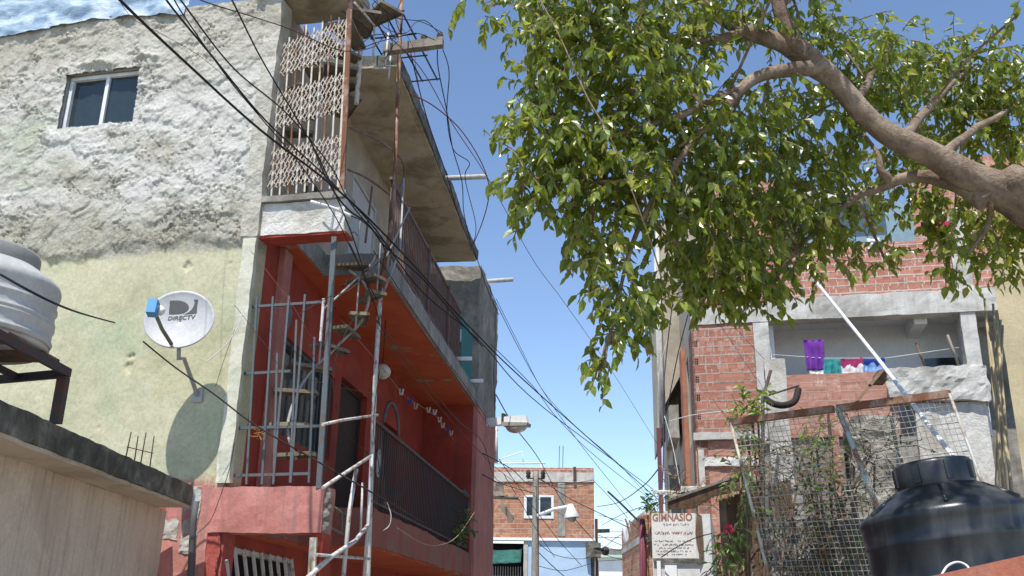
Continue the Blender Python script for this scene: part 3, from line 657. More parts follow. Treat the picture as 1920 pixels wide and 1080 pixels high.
Dsh = [(338, 215), (400, 214)] + [(400 + 112 * sin(t), 277 - 63 * cos(t)) for t in np.linspace(.25, 2.9, 12)] + [(328, 340)]
rgt = [(558, 208), (596, 204), (582, 332), (452, 343)] + [(q[0], q[1]) for q in ((490, 335), (520, 318), (548, 290), (562, 262), (570, 235))]
# split the curved sail into quads so it stays clean
onto_dish([Dsh], 'logo', refl, MT['logo'])
sail_in = [(452, 343), (490, 333), (520, 314), (545, 288), (560, 258), (566, 230), (556, 208)]; sail_out = [(470, 342), (510, 339), (545, 336), (582, 333), (586, 290), (591, 245), (596, 204)]
onto_dish([[sail_in[i], sail_out[i], sail_out[i + 1], sail_in[i + 1]] for i in range(6)], 'logo', refl, MT['logo'])
def text_mesh(txt, size=1., bold=0.0):
    c = bpy.data.curves.new('lettering', 'FONT'); c.body = txt; c.size = size; c.offset = bold; c.resolution_u = 3
    o = bpy.data.objects.new('lettering', c); col.objects.link(o); bpy.context.view_layer.update()
    me = bpy.data.meshes.new_from_object(o.evaluated_get(bpy.context.evaluated_depsgraph_get()))
    vs = [tuple(v.co) for v in me.vertices]; fs = [tuple(p.vertices) for p in me.polygons]
    bpy.data.objects.remove(o); bpy.data.curves.remove(c); bpy.data.meshes.remove(me); return np.array(vs), fs
vs, fs = text_mesh('DIRECTV', 1., .02)
w, h = vs[:, 0].max(), vs[:, 1].max()
g = MB(); q = []
for v in vs:
    t, k = v[0] / w, v[1] / h; x, y = dpx(lerp(314, 566, t) + 10 * k, lerp(lerp(397, 385, t), lerp(362, 345, t), k)); q.append(dpt(x, y, .004))
g.add(q, fs); g.build('lettering', MT['logo'], refl)
LN = wallp(289, 578, 0.) ; 
LN = hit(290, 580, DC + DN * .36, DN)
ft = dpt(-.02, -RY * .93, .0)
ft = hit(322, 646, DC + DN * .01, DN)
g = MB(); g.tube([ft, lerp(ft, LN, .55) - V(0, 0, .035), LN - V(0, 0, .02)], .019, 6); g.build('arm', surf('olive grey arm', [(.16, .14, .09), (.25, .22, .15)], 6, .7), dish)
fr = Frame(LN, DR, DN, DU); g = MB(); g.box(fr, -.055, .03, -.03, .07, -.07, .075); lnb = g.build('receiver', plain('blue receiver plastic', (.03, .25, .55), .4, .5), dish)
g = MB(); g.lathe(LN + DR * .02 - DN * .03 + DU * .02, [(.0, .0), (.045, .0), (.045, .05), (.02, .07), (0, .08)], 16, -DN + DR * .6); g.build('feed_horn', MT['white_pl'], lnb)
mp = wallp(372, 742, .01)
g = MB(); bk = DC - DN * .12 - DU * .16; g.tube([bk, hit(333, 668, DC - DN * .06, DN) - DN * .05, wallp(345, 672, .22), mp + FN * .02], .021, 8); g.build('mast', MT['steel_grey'], dish)
g = MB(); g.box(Frame(mp, FE, FN), -.05, .05, .004, .016, -.07, .07); g.build('wall_plate', MT['steel_grey'], dish); g = MB(); g.lathe(bk, [(0, -.02), (.05, -.02), (.05, .04), (0, .04)], 12, DN); g.build('bracket', MT['steel_grey'], dish)

# ================================================================ outbuilding in the left foreground
ZR = 3.66
pR = atz(362, 912, ZR); pL = atz(0, 748, ZR); d = nrm(pR - pL); nR = V(d[1], -d[0], 0)       # nR points to the alley side
if nR[0] < 0: nR = -nR
OB = Frame(V(pR[0], pR[1], 0), d, nR)           # x along the edge (negative = nearer), y outwards
shed = thing('outbuilding', 'low plastered outbuilding with mossy concrete roof edge, left foreground', 'outbuilding', V(pR[0], pR[1], 0))
b = MB(); b.rbox(OB, -7., .02, -3.2, 0., ZR - .17, ZR, .07, .013, 5.); b.build('roof_slab', MT['conc_dark'], shed)
MT['shed_wall'] = surf('beige plastered wall', [(.56, .45, .345), (.64, .53, .42), (.70, .60, .49)], .9, bump=.25, grime=(.40, .31, .24), grime_amt=.6, streak=.22, chips=(.40, .35, .30), chip_at=.69)
MT['shed_soffit'] = surf('beige soffit edge', [(.48, .39, .28), (.58, .48, .36)], 2, bump=.3, grime=(.25, .2, .14))
b = MB(); b.rbox(OB, -7., -.02, -3.1, -.012, ZR - .20, ZR - .171, .15, .006); b.build('soffit', MT['shed_soffit'], shed)
b = MB(); b.rbox(OB, -7., .25, -.55, -.30, 0, ZR - .2, .25, .012, 1.5); b.build('wall', MT['shed_wall'], shed)
g = MB(); g.tube([wallp(368, 940, .04), wallp(362, 980, .04), wallp(350, 1240, .04)], .032, 8); single('drain_pipe', g, plain('dark grey pipe', (.10, .10, .10), .6, .3), 'grey drain pipe running down the red corner beside the outbuilding', 'pipe')
g = MB()
RBY = -.35
for (a, c) in (((246, 810), (236, 858)), ((259, 818), (252, 866)), ((274, 811), (264, 868)), ((289, 818), (281, 876))):
    A = hit(*a, OB.p(0, RBY, 0), OB.ey); C2 = hit(*c, OB.p(0, RBY, 0), OB.ey); g.tube([A, C2], .006, 5)
A = hit(238, 838, OB.p(0, RBY, 0), OB.ey); C2 = hit(287, 850, OB.p(0, RBY, 0), OB.ey); g.tube([A, C2], .004, 5)
single('rebar', g, MT['cable_brown'], 'four thin rebar stubs tied with wire on the mossy roof edge', 'rebar')
# water tank on its stand
zt = ZR; foot = atz(106, 795, zt)
zs = hit(126, 692, foot, V(0, -1, 0))[2] + .0
cA = atz(131, 692, zs); cB = atz(0, 619, zs); cC = atz(0, 704, zs)
dB = nrm(cB - cA); dC = nrm(cC - cA)
stand = thing('tank_stand', 'dark angle iron stand on the outbuilding roof under the white tank', 'stand', V(cA[0], cA[1], zt))
LBm, LCm = 1.5, 1.35
g = MB()
def beam(mb, p, q, w=.03, h=.055):
    t = nrm(q - p); sd = nrm(np.cross(t, V(0, 0, 1))); fr = Frame(p, t, sd); mb.box(fr, 0, np.linalg.norm(q - p), -w / 2, w / 2, -h, 0)
c1, c2, c3 = cA + dB * LBm, cA + dC * LCm, cA + dB * LBm + dC * LCm
for p, q in ((cA, c1), (cA + dC * .02, c2), (c2, c3), (c1, c3)): beam(g, p, q)
for t in (.33, .66): beam(g, lerp(cA, c2, t), lerp(c1, c3, t), .03, .04)
g.build('frame', MT['steel_dark'], stand)
for p in (cA, c1, c2, c3):
    q = MB(); pp = p + (lerp(cA, c3, .5) - p) * .035; fr = Frame(V(pp[0], pp[1], zt), nrm(dB), nrm(np.cross(V(0, 0, 1), dB))); q.box(fr, -.03, .03, -.03, .03, 0, zs - zt - .056); q.build('leg', MT['steel_dark'], stand)
g = MB()
for t in (.1, .38, .68): 
    p = lerp(cA, c1, t); fr = Frame(p, dB, nrm(np.cross(V(0, 0, 1), dB))); sg = 1 if fr.ey.dot(dC) > 0 else -1
    g.box(fr, 0, .22, min(sg * LCm, 0), max(sg * LCm, 0), .002, .022)
g.build('board', MT['wood'], stand)
tc = atz(-62, 700, zs); 
# the tank's right outline must pass the pixel column 108
TR = .50; TC = None
for k in range(200):
    c = cA + dB * .62 + dC * (.35 + .01 * k * .5); c[2] = zs
    v = V(c[0], c[1], 0); dd = hypot(c[0], c[1]); a = atan2(c[0], c[1]) + math.asin(TR / dd)
    from_px = ray(108, 600); ap = atan2(from_px[0], from_px[1])
    if a <= ap: TC = c; break
    TC = c
tank = thing('water_tank', 'white plastic water tank on the dark stand, left edge', 'water tank', TC + V(0, 0, .024))
H = hit(108, 545, TC + V(0, 0, 0), V(0, -1, 0))[2] - zs
zz = H
prof = [(0, 0), (TR * .93, 0), (TR * .965, .02), (TR * .97, .04)]
for z0 in (.16, .40, .47, .70):
    q = zz * z0; prof += [(TR * .975, q - .03), (TR * .977, q - .016), (TR * .992, q - .006), (TR * .995, q), (TR * .992, q + .006), (TR * .977, q + .016), (TR * .975, q + .03)]
prof += [(TR * .978, zz * .86), (TR * .985, zz * .90), (TR, zz * .94), (TR * 1.005, zz), (TR * .985, zz + .03), (TR * .93, zz + .05), (TR * .84, zz + .085), (TR * .72, zz + .125), (TR * .69, zz + .13)]
g = MB(); g.lathe(TC + V(0, 0, .024), prof, 56); g.build('body', surf('dull cream grey tank plastic', [(.40, .395, .375), (.47, .465, .45), (.52, .515, .50)], 2, .45, .06, 30, .5, .35, grime=(.33, .31, .27), grime_amt=.5), tank)
g = MB(); g.lathe(TC + V(0, 0, .024), [(TR * .69, zz + .12), (TR * .70, zz + .14), (TR * .70, zz + .21), (TR * .68, zz + .225), (0, zz + .24)], 40); g.build('lid', plain('grey tank lid', (.30, .29, .27), .5, .4), tank)
# crumpled sheet over the roof edge
g = MB(); nx, nz = 90, 26; vs = []; fs = []
for j in range(nz + 1):
    for i in range(nx + 1):
        u = -5.2 + 4.0 * i / nx; z = 9.17 + 1.0 * j / nz + .05 * sin(u * 2.1)
        if u > -1.5: z = min(z, 9.26 + 1.0 * j / nz)
        dp = noise.noise(Vector((u * 3, z * 4.5, 2))) * .09 + abs(noise.noise(Vector((u * 7, z * 13, 5)))) * .05
        vs.append(HF.p(u, .06 + dp - .25 * j / nz, z))
for j in range(nz):
    for i in range(nx): k = j * (nx + 1) + i; fs.append((k, k + 1, k + nx + 2, k + nx + 1))
g.add(vs, fs, True)
t = NT('silvery blue sheeting'); c = t.coord('Object', (1, 1, 2.4)); a = t.noise(c, 2.4, 8, .7, .5)
tarp = t.done(t.ramp(a, [(.36, (.12, .19, .28)), (.5, (.24, .33, .42)), (.66, (.45, .53, .60))]), .45, t.bump(t.noise(c, 16, 6, .7), .5, .02), .5)
single('tarpaulin', g, tarp, 'crumpled silvery blue sheeting along the roof edge above the plaster front', 'tarpaulin')
# ================================================================ right brick building
K = at(1302, 700, 19.5); K0 = V(K[0], K[1], 0); th2 = rad(13)
RE = V(cos(th2), -sin(th2), 0); RN = V(-sin(th2), -cos(th2), 0)
RF = Frame(K0, RE, RN)                  # x right along its front, y out of the front
RS = Frame(K0, s_, -b_)                 # x along the alley, y out into the alley
bb = thing('brick_building', 'unfinished hollow brick building with open laundry balcony, right of the alley', 'building', K0)
def rpart(name, mt, mb, lab=None, par=None):
    o = mb.build(name, mt, par or bb)
    if lab: o['label'] = lab
    return o
MT['brick_dark'] = brick('dark clay blocks', (.30, .14, .10), (.24, .10, .07), (.30, .26, .22), .30, .192, .013, (.34, .28, .23), .6)  # darker version of the hollow clay block colours
b = MB(); b.rbox(RF, .02, 1.24, -.22, 0, 6.24, 8.52, .12, .006); rpart('block_wall', MT['brick_r'], b)
for k in range(1, 11, 2):
    z = 6.30 + k * .192; g = MB()
    for i in range(3):
        for j in range(2): g.box(RF, .028 + .035 * j, .052 + .035 * j, -.005, .004, z + .02 + .05 * i, z + .055 + .05 * i)
    rpart('block_holes', MT['dark'], g)
b = MB(); b.rbox(RF, -.03, 1.55, -.25, .03, 8.525, 8.88, .09, .016); rpart('tie_beam', MT['conc_pale'], b)
b = MB(); b.rbox(RF, -.08, 1.24, -.3, .06, 6.09, 6.235, .09, .013); rpart('ledge', MT['conc_pale'], b)
for q in ((1.245, 1.55, -.28, .02, 6.0, 8.522), (5.26, 5.54, -.28, .02, 6.7, 8.522), (5.26, 5.6, -.3, .02, 9.0, 10.6)):
    b = MB(); b.rbox(RF, *q, .09, .010); rpart('column', MT['conc_pale'], b)
b = MB(); b.rbox(RF, 1.56, 6.9, -.30, .05, 8.525, 9.0, .10, .016); rpart('beam', MT['conc_pale'], b)
b = MB(); b.rbox(RF, -.02, 5.25, -.2, .0, 9.005, 10.12, .15, .008); b.rbox(RF, 5.61, 8.9, -.2, .0, 9.005, 10.3, .15, .008); rpart('parapet', MT['brick_top'], b)
b = MB(); b.rbox(RF, 1.56, 3.9, -.22, -.02, 6.10, 7.38, .13, .008); rpart('balcony_parapet', MT['brick_flat'], b)
b = MB(); b.rbox(RF, 3.75, 5.6, -.4, .10, 6.72, 7.42, .07, .045, 4., .05); rpart('rough_ledge', MT['conc_pale'], b)
b = MB(); b.rbox(RF, 4.2, 5.5, -.3, -.02, 0, 6.715, .15, .01); rpart('ground_wall', MT['white_rough'], b)
b = MB(); b.rbox(RF, 1.24, 4.19, -.4, -.10, 0, 6.08, .15, .02); rpart('ground_wall', MT['conc'], b)
b = MB(); b.rbox(RF, -.05, 1.235, -.3, -.04, 0, 6.08, .12, .012); rpart('ground_wall', MT['brick_flat'], b)
b = MB(); b.rbox(RF, .1, 1.22, -.05, .015, 5.55, 5.74, .05, .025); rpart('rubble_patch', MT['white_rough'], b); b = MB(); b.rbox(RF, .0, .12, -.05, .02, 4.9, 5.9, .08, .01); rpart('jamb', MT['conc_pale'], b)
# open balcony room: back wall, side walls, ceiling with joist, floor
b = MB(); b.box(RF, 1.3, 8.9, -1.6, -1.4, 6.0, 8.9); b.box(RF, 1.56, 8.9, -1.4, -.31, 8.72, 8.9); b.box(RF, 1.56, 1.66, -1.4, -.31, 6.1, 8.72); b.box(RF, 5.45, 5.62, -1.4, -.31, 6.1, 8.72); rpart('balcony_room', MT['white_wall'], b)
b = MB(); b.box(RF, 4.45, 4.7, -1.4, -.31, 8.42, 8.72); rpart('ceiling_joist', MT['white_wall'], b)
b = MB(); b.box(RF, 1.56, 5.44, -1.4, -.31, 5.95, 6.1); rpart('floor', MT['conc'], b)
b = MB(); b.box(RF, 4.75, 5.42, -1.38, -1.33, 7.1, 7.95); rpart('window', MT['glass'], b); b = MB(); b.box(RF, 3.6, 4.35, -1.38, -1.33, 7.1, 7.62); rpart('window', MT['glass'], b)
b = MB(); b.rbox(RF, 5.55, 8.9, -1.3, -1.05, 0, 8.5, .3, .02); b.rbox(RF, 7.2, 8.9, -1.04, .0, 0, 8.5, .3, .02); rpart('recessed_wall', MT['conc'], b)
# top floor behind the parapet
b = MB(); b.box(RF, 2.4, 4.9, -1.5, -1.4, 9.0, 11.6); rpart('upper_wall', plain('blue grey boarding', (.22, .32, .37), .7, .3), b)
for q in ((0.1, 2.39, -1.6, -1.45, 9.0, 12.4), (4.91, 8.9, -1.6, -1.45, 9.0, 12.6)):
    b = MB(); b.box(RF, *q); rpart('upper_wall', MT['brick_r'], b)
b = MB(); b.box(RF, 1.9, 4.3, -1.44, -1.0, 11.62, 11.9); rpart('upper_beam', MT['white_rough'], b)
b = MB(); b.box(RF, 0, 8.9, -9, -1.65, 8.9, 9.0); b.box(RF, 0, 8.9, -9.2, -9, 0, 8.89); rpart('roof', MT['conc'], b)
# alley side
b = MB(); b.wall(RS, .30, 16., 0, 12.2, 0, .25, [(1.6, 2.3, 6.3, 8.3), (4.5, 5.6, 4.0, 6.0), (8.5, 9.6, 6.6, 8.0)]); rpart('alley_wall', MT['wall_beige'], b)
b = MB(); b.rbox(RS, .0, .95, -.2, .02, 0, 8.5, .15, .01); rpart('alley_wall', MT['brick_dark'], b)
MT['orange'] = surf('faded orange render', [(.34, .13, .075), (.44, .18, .11), (.48, .22, .15)], 2, bump=.3, grime=(.2, .12, .09))
b = MB(); b.rbox(RS, 2.4, 3.1, .002, .10, 3.5, 8.7, .15, .01); rpart('pilaster', MT['orange'], b)
for q in ((1.6, 2.3, 6.3, 8.3), (4.5, 5.6, 4.0, 6.0), (8.5, 9.6, 6.6, 8.)):
    b = MB(); b.box(RS, q[0], q[1], -.2, -.15, q[2], q[3]); rpart('window', MT['glass'], b)
b = MB(); b.prism([RS.p(4.0, y, z) for y, z in ((.002, 8.5), (.002, 12.6), (.42, 12.6), (.42, 7.75))], s_ * 9); rpart('overhang', MT['wall_beige'], b)
b = MB(); b.rbox(RS, 4.1, 6.0, .11, .36, 6.9, 7.72, .15, .015); rpart('bracket_beam', MT['conc'], b); b = MB(); b.box(RS, 6.5, 9., .002, .3, 5.0, 6.6); rpart('bracket_beam', MT['conc'], b)
b = MB(); b.rbox(RS, 5.0, 5.5, .425, .47, 7.8, 12.4, .2, .02); rpart('render_strip', MT['orange'], b)
for x, y, r in ((4.3, .46, .05), (4.9, .47, .03), (6.2, .46, .04)):
    g = MB(); g.tube([RS.p(x, y, 7.3), RS.p(x, y + .02, 9.), RS.p(x + .1, y, 12.5)], r, 8); rpart('downpipe', MT['conc_pale'], g)
p0, p1 = at(1240, 960, 17.5), at(1242, 803, 17.5)
g = MB(); g.box(WORLD, p0[0] - .035, p0[0] + .035, 17.47, 17.53, 0, p1[2]); single('post', g, rusty('dark red post paint', (.16, .05, .06), (.12, .05, .04), .4), 'thin dark red post standing at the alley corner of the brick building', 'post')

# ---- sign wall
SG = Frame(V(*at(1222, 1000, 17.0) * V(1, 1, 0)), RE, RN)
u = lambda px, py: SG.uv(px, py)
z_top = u(1225, 962)[1]; z_bot = u(1230, 1047)[1]; x_r = u(1305, 1000)[0]
kio = thing('gym_house', 'low white walled gym with painted sign below the alley corner', 'house', SG.o)
b = MB(); b.box(SG, 0, u(1333, 1000)[0], -3.2, 0, 0, z_top - .02); b.build('wall', surf('dirty white sign wall', [(.58, .57, .55), (.68, .68, .67), (.74, .74, .74)], 2.2, bump=.3, grime=(.36, .33, .3), grime_amt=.5, streak=.4), kio)
b = MB(); b.box(SG, 0.01, x_r, .002, .03, z_bot, z_top - .01); sb = b.build('sign_board', surf('cream sign paint', [(.62, .60, .55), (.72, .70, .66), (.76, .75, .72)], 3, bump=.1, grime=(.5, .46, .4), grime_amt=.5), kio)
def lettering(txt, px0, py0, px1, py1, slant, mt, fr, par, name='lettering', y=.034, bold=.015):
    vs, fs = text_mesh(txt, 1., bold); w, h = vs[:, 0].max(), .72; q = []
    a, c, dd = fr.uv(px0, py1, y), fr.uv(px1, py1 + slant, y), fr.uv(px0, py0, y)
    for v in vs:
        t, k = v[0] / w, v[1] / h; x = a[0] + (c[0] - a[0]) * t + (dd[0] - a[0]) * k; z = a[1] + (c[1] - a[1]) * t + (dd[1] - a[1]) * k; q.append(fr.p(x, y, z))
    g = MB(); g.add(q, fs); return g.build(name, mt, par)
ltr = plain('brown red sign lettering', (.42, .22, .17), .8, .2, 0, .25, 20)
lgr = plain('faded grey sign script', (.48, .47, .47), .8, .2, 0, .25, 20)
lettering('GIMNASIO', 1223, 963, 1298, 977, -1, ltr, SG, sb, bold=.03)
def scrawl(name, px0, px1, py, h, mt, seed):          # a line of hand lettering too worn to read
    rnd = random.Random(seed); g = MB(); x = px0
    while x < px1:
        w = rnd.uniform(1.2, 3.2)
        if rnd.random() < .82:
            for q in range(2):
                xa, ya, xb, yb = x + rnd.uniform(0, w), py + rnd.uniform(-h, h), x + rnd.uniform(0, w), py + rnd.uniform(-h, h)
                A, B = SG.uv(xa, ya, .033), SG.uv(xb, yb, .033); g.tube([SG.p(A[0], .033, A[1]), SG.p(B[0] + .004, .033, B[1])], .006, 3)
        x += w
    g.build(name, mt, sb)
for px0, px1, py, h, mt in ((1243, 1290, 983, 2.5, lgr), (1226, 1298, 999, 3.2, ltr), (1228, 1296, 1014, 1.6, lgr), (1226, 1298, 1021, 1.6, lgr), (1232, 1290, 1027, 1.6, lgr), (1230, 1296, 1033, 1.6, lgr), (1232, 1288, 1039, 1.6, lgr)):
    scrawl('lettering', px0, px1, py, h, mt, int(py))
b = MB(); b.box(SG, .02, x_r + .05, .002, .05, z_bot - .07, z_bot - .005); b.build('ledge', MT['conc_dark'], kio)
g = MB(); 
for i, (a, c) in enumerate((((1232, 1052), (1240, 1083)), ((1247, 1060), (1270, 1083)))):
    A, C2 = u(*a), u(*c); g.box(SG, A[0], C2[0], .003, .07, C2[1], A[1])
g.build('panel', MT['white_pl'], kio)
b = MB(); A, C2 = u(1309, 965), u(1318, 1070); 
pts = [(1306, 962), (1316, 968), (1318, 1000), (1320, 1040), (1312, 1062), (1310, 1030), (1304, 1000)]
b.prism([SG.p(u(*p)[0], .04, u(*p)[1]) for p in pts], RN * .02); b.build('bark_strip', MT['wood'], kio)
# ---- wooden lean-to with tin roof
zc = at(1330, 910, 12.5)[2]
r0, r1 = atz(1252, 938, zc - .02), atz(1398, 886, zc); 
lean = thing('wooden_shack', 'brown plank shack with flat tin roof beside the mesh fence', 'shack', V(*(at(1345, 1000, 12.0) * V(1, 1, 0))))
e1 = at(1252, 936, 13.6); e2 = at(1398, 884, 11.8)
bk = V(.45, 1.6, .18)
b = MB(); b.prism([e1, e2, e2 + bk, e1 + bk], (0, 0, -.03)); b.build('roof', surf('worn tin roof', [(.22, .20, .17), (.34, .31, .27), (.42, .38, .32)], 5, bump=.5, grime=(.22, .12, .07)), lean)
t_ = nrm(e2 - e1); WFm = Frame(V(e1[0], e1[1], 0), nrm(t_ * V(1, 1, 0)), nrm(V(t_[1], -t_[0], 0)))
Lr = np.linalg.norm((e2 - e1)[:2]); zr = (e1[2] + e2[2]) / 2
b = MB(); b.prism([e1 + V(0, .05, -.035), e2 + V(0, .05, -.035), e2 + V(0, .05, -.20), lerp(e1, e2, .6) + V(0, .05, -.16), lerp(e1, e2, .35) + V(0, .05, -.23), e1 + V(0, .05, -.13)], (0.02, .06, 0)); b.build('rafter', MT['wood'], lean)
for i in range(9):
    x0 = Lr * .45 + i * .17; b = MB(); z1 = lerp(e1[2], e2[2], min(1, x0 / Lr)) - .14; b.box(WFm, x0, x0 + .162, -.30 - .012 * (i % 2), -.27 - .012 * (i % 2), 0, z1); b.build('plank', MT['wood'] if i % 3 else MT['wood_grey'], lean)
b = MB(); q0, q1 = at(1385, 1075, 11.6), at(1430, 1010, 11.4); b.tube([q0, q1], .04, 4); b.build('brace', MT['wood'], lean)
b = MB()
for k in range(9):
    p = lerp(e1, e2, random.uniform(0, .35)) + V(random.uniform(0, .3), random.uniform(.1, .6), .05); a = random.uniform(0, 3)
    b.prism([p, p + V(cos(a) * .45, sin(a) * .2, .05), p + V(cos(a) * .45, sin(a) * .2, .1), p + V(0, 0, .06)], (.02, .08, .02))
single('scrap_boards', b, MT['white_rough'], 'loose pale scrap boards lying on the tin roof of the plank shack', 'scrap boards')
# ---- mesh fence
MT['wire'] = rusty('dull zinc wire', (.44, .44, .41), (.28, .19, .13), .45)
TL, TR_, BL = at(1370, 791, 9.0), at(1780, 738, 7.65), at(1441, 1080, 8.9)
dv = (BL - TL) * 1.35; L = np.linalg.norm(TR_ - TL); e = (TR_ - TL) / L; nF = nrm(np.cross(e, dv))
mid = .515
def fence_panel(s0, s1, label):
    o = thing('fence_panel', label, 'fence', TL + (TR_ - TL) * s0 + dv, 'rusty wire mesh fence panels')
    A = TL + (TR_ - TL) * s0; B = TL + (TR_ - TL) * s1; w = np.linalg.norm(B - A); h = np.linalg.norm(dv); dn = dv / h
    sag = lambda x, y: nF * (.03 * sin(pi * x / w) * sin(pi * min(1, y / h)) + .010 * noise.noise(Vector((x * 4 + s0 * 9, y * 4, 1))))
    g = MB(); nx = int(w / .047)
    for i in range(1, nx):
        x = w * i / nx; g.tube([A + e * (x + .006 * noise.noise(Vector((x * 9, y * 3, 7)))) + dn * y + sag(x, y) for y in np.linspace(.0, h, 14)], .0027, 3)
    ny = int(h / .047)
    for j in range(1, ny):
        y = h * j / ny; g.tube([A + e * x + dn * (y + .008 * noise.noise(Vector((x * 3, y * 9, 2)))) + sag(x, y) for x in np.linspace(0, w, 12)], .0027 if j % 5 else .005, 3)
    g.build('wire_mesh', MT['wire'], o)
    g = MB(); g.tube([A - e * .01 + nF * .02, B + nF * .02], .042, 4); g.build('top_rail', MT['steel_rust'], o)
    return o, A, B
p1, A, B = fence_panel(0, mid - .012, 'left panel of the rusty wire mesh fence, in front of the climbing plants')
g = MB(); g.tube([A, A + dv], .015, 5); g.build('post', rusty('worn pale post', (.52, .48, .40), (.30, .17, .10), .45), p1)
p2, A2, B2 = fence_panel(mid + .012, 1., 'right panel of the rusty wire mesh fence, behind the black tank')
g = MB(); g.tube([A2, A2 + (at(1655, 975, 8.2) - A2) * 1.6], .024, 6); g.build('post', rusty('peeling pale green post', (.45, .50, .46), (.25, .12, .08), .47), p2)
g = MB(); g.tube([B2, B2 + (at(1836, 890, 7.5) - B2) * 2.4], .013, 5); g.build('post', MT['wire'], p2)
b = MB(); zb = (TL + dv)[2]; q = TL + dv - e * .3; fr = Frame(V(q[0], q[1], 0), nrm(e * V(1, 1, 0)), nrm(V(-e[1], e[0], 0))); b.rbox(fr, 0, L + 1.2, -.15, .15, 0, zb, .15, .02); single('fence_wall', b, MT['conc'], 'low grey wall carrying the rusty wire mesh fence', 'wall')
# things behind the fence
fb = lambda px, py, Y: at(px, py, Y)
def upright(name, px0, py0, px1, py1, Y, mt, label, cat, th=.14, amp=.012, zb=None, yaw=.2):
    a, c = at(px0, py0, Y), at(px1, py1, Y); fr = Frame(V(a[0], a[1], 0), V(cos(yaw), -sin(yaw), 0), V(sin(yaw), cos(yaw), 0)); b = MB()
    b.rbox(fr, 0, c[0] - a[0], 0, th, c[2] if zb is None else zb, a[2], .08, amp, 5.); return single(name, b, mt, label, cat)
upright('concrete_slab', 1432, 674, 1496, 1000, 12., MT['conc_pale'], 'upright grey concrete slab behind the left mesh panel', 'concrete slab', zb=0)
upright('rubble_wall', 1590, 782, 1705, 1040, 10.6, surf('rubble stone face', [(.20, .18, .15), (.36, .33, .28), (.52, .49, .44)], 7, bump=1., bsc=14, dist=.04, grime=(.12, .12, .08), contrast=.16), 'patchy grey white rubble wall behind the right mesh panel', 'wall', .4, .05, 0)
upright('stone_wall', 1436, 975, 1640, 1080, 10.2, surf('layered stone', [(.15, .13, .11), (.30, .27, .23), (.46, .43, .38)], 6, bump=1., bsc=14, dist=.04, grime=(.1, .1, .06), contrast=.16), 'low layered stone wall seen through the bottom of the mesh', 'wall', .4, .05, 0)
upright('board_fence', 1500, 850, 1600, 1000, 11.2, MT['wood_grey'], 'grey weathered boards standing behind the plants and the mesh', 'boards', .05, .01, 0)
upright('brick_pier', 1555, 770, 1590, 1000, 10.9, MT['brick_flat'], 'narrow brick pier behind the middle of the mesh fence', 'pier', .3, .01, 0)
g = MB(); q = [at(1436, 748, 11.4), at(1450, 757, 11.3), at(1470, 760, 11.2), at(1490, 752, 11.3), at(1497, 730, 11.4)]; g.tube(smooth_path(q, 5), .04, 8); single('hose', g, MT['cable'], 'thick black hose hanging in a curve across the grey slab', 'hose')
g = MB(); q = [at(1445, 695, 11.5), at(1430, 748, 11.4), at(1431, 900, 11.2), at(1431, 1100, 11.)]; q.append(V(q[-1][0], q[-1][1], 0)); g.tube(q, .022, 6); g.tube([at(1432, 744, 11.4), at(1498, 723, 11.4)], .012, 5); single('bent_pole', g, MT['steel_dark'], 'dark bent pole with a thin crossbar in front of the grey slab', 'pole')
g = MB(); g.prism([at(1604, 752, 11.), at(1612, 750, 11.), at(1662, 690, 12.), at(1650, 694, 12.)], (.05, .3, .0)); g.prism([at(1646, 694, 12.), at(1664, 690, 12.), at(1664, 712, 12.), at(1640, 712, 12.)], (.05, .3, 0)); single('plank', g, MT['wood'], 'dark brown plank leaning against the rough balcony ledge', 'plank')
g = MB(); g.tube([at(1520, 516, 13.5), at(1640, 665, 11.), at(1790, 860, 7.9), at(1850, 935, 7.)], .022, 8); single('white_pipe', g, MT['white_pl'], 'long thin white pipe slanting down across the mesh fence', 'pipe')
g = MB(); g.tube([RF.p(4.55, -.2, 7.4), RF.p(4.42, -.25, 8.0)], .025, 5); single('stick', g, MT['wood'], 'short dark stick standing on the balcony ledge beside the laundry', 'stick')
g = MB(); g.tube([RF.p(5.15, -.1, 7.4), RF.p(5.0, -.1, 8.1)], .03, 5); single('stick', g, MT['wood_grey'], 'short pale stick standing on the rough ledge beside the right column', 'stick')
# laundry
def cloth(name, px0, py0, px1, py1, mt, label, cat='laundry', n=-.16, fold=.022, taper=0., seed=1, mt2=None, split=.5):
    x0, x1, z0, z1 = RF.rect(px0, py0, px1, py1, n); g = MB(); NX, NZ = 26, 18; vs = []; fs = []
    for j in range(NZ + 1):
        for i in range(NX + 1):
            s, t = i / NX, j / NZ; x = x0 + (x1 - x0) * (s + taper * (s - .5) * -t)
            dp = fold * sin(s * 19 + seed + t * 2) * (.35 + t) + fold * 1.2 * noise.noise(Vector((s * 3, t * 3, seed)))
            z = z1 - (z1 - z0) * t - .025 * sin(pi * s) * (1 - t) - .03 * noise.noise(Vector((s * 4, seed, 1))) * t
            vs.append(RF.p(x, n + dp, z))
    for j in range(NZ):
        for i in range(NX): k = j * (NX + 1) + i; fs.append((k, k + 1, k + NX + 2, k + NX + 1))
    g.add(vs, fs, True)
    if mt2 is not None:
        for q in range(NX * NZ): g.mi[q] = 1 if q // NX > NZ * split + 2 * sin(q % NX * .5) else 0
        o = g.build(name, [mt, mt2])
    else: o = g.build(name, mt)
    sm = o.modifiers.new('thickness', 'SOLIDIFY'); sm.thickness = .006
    return tag(o, label, cat, 'laundry hung over the brick balcony')
fab = lambda n, c: plain(n, c, .9, .1, 0, .15, 20)
cloth('shirt', 1508, 636, 1547, 694, fab('purple cloth', (.18, .05, .33)), 'purple shirt hung on the balcony line', taper=.15, seed=2, fold=.025)
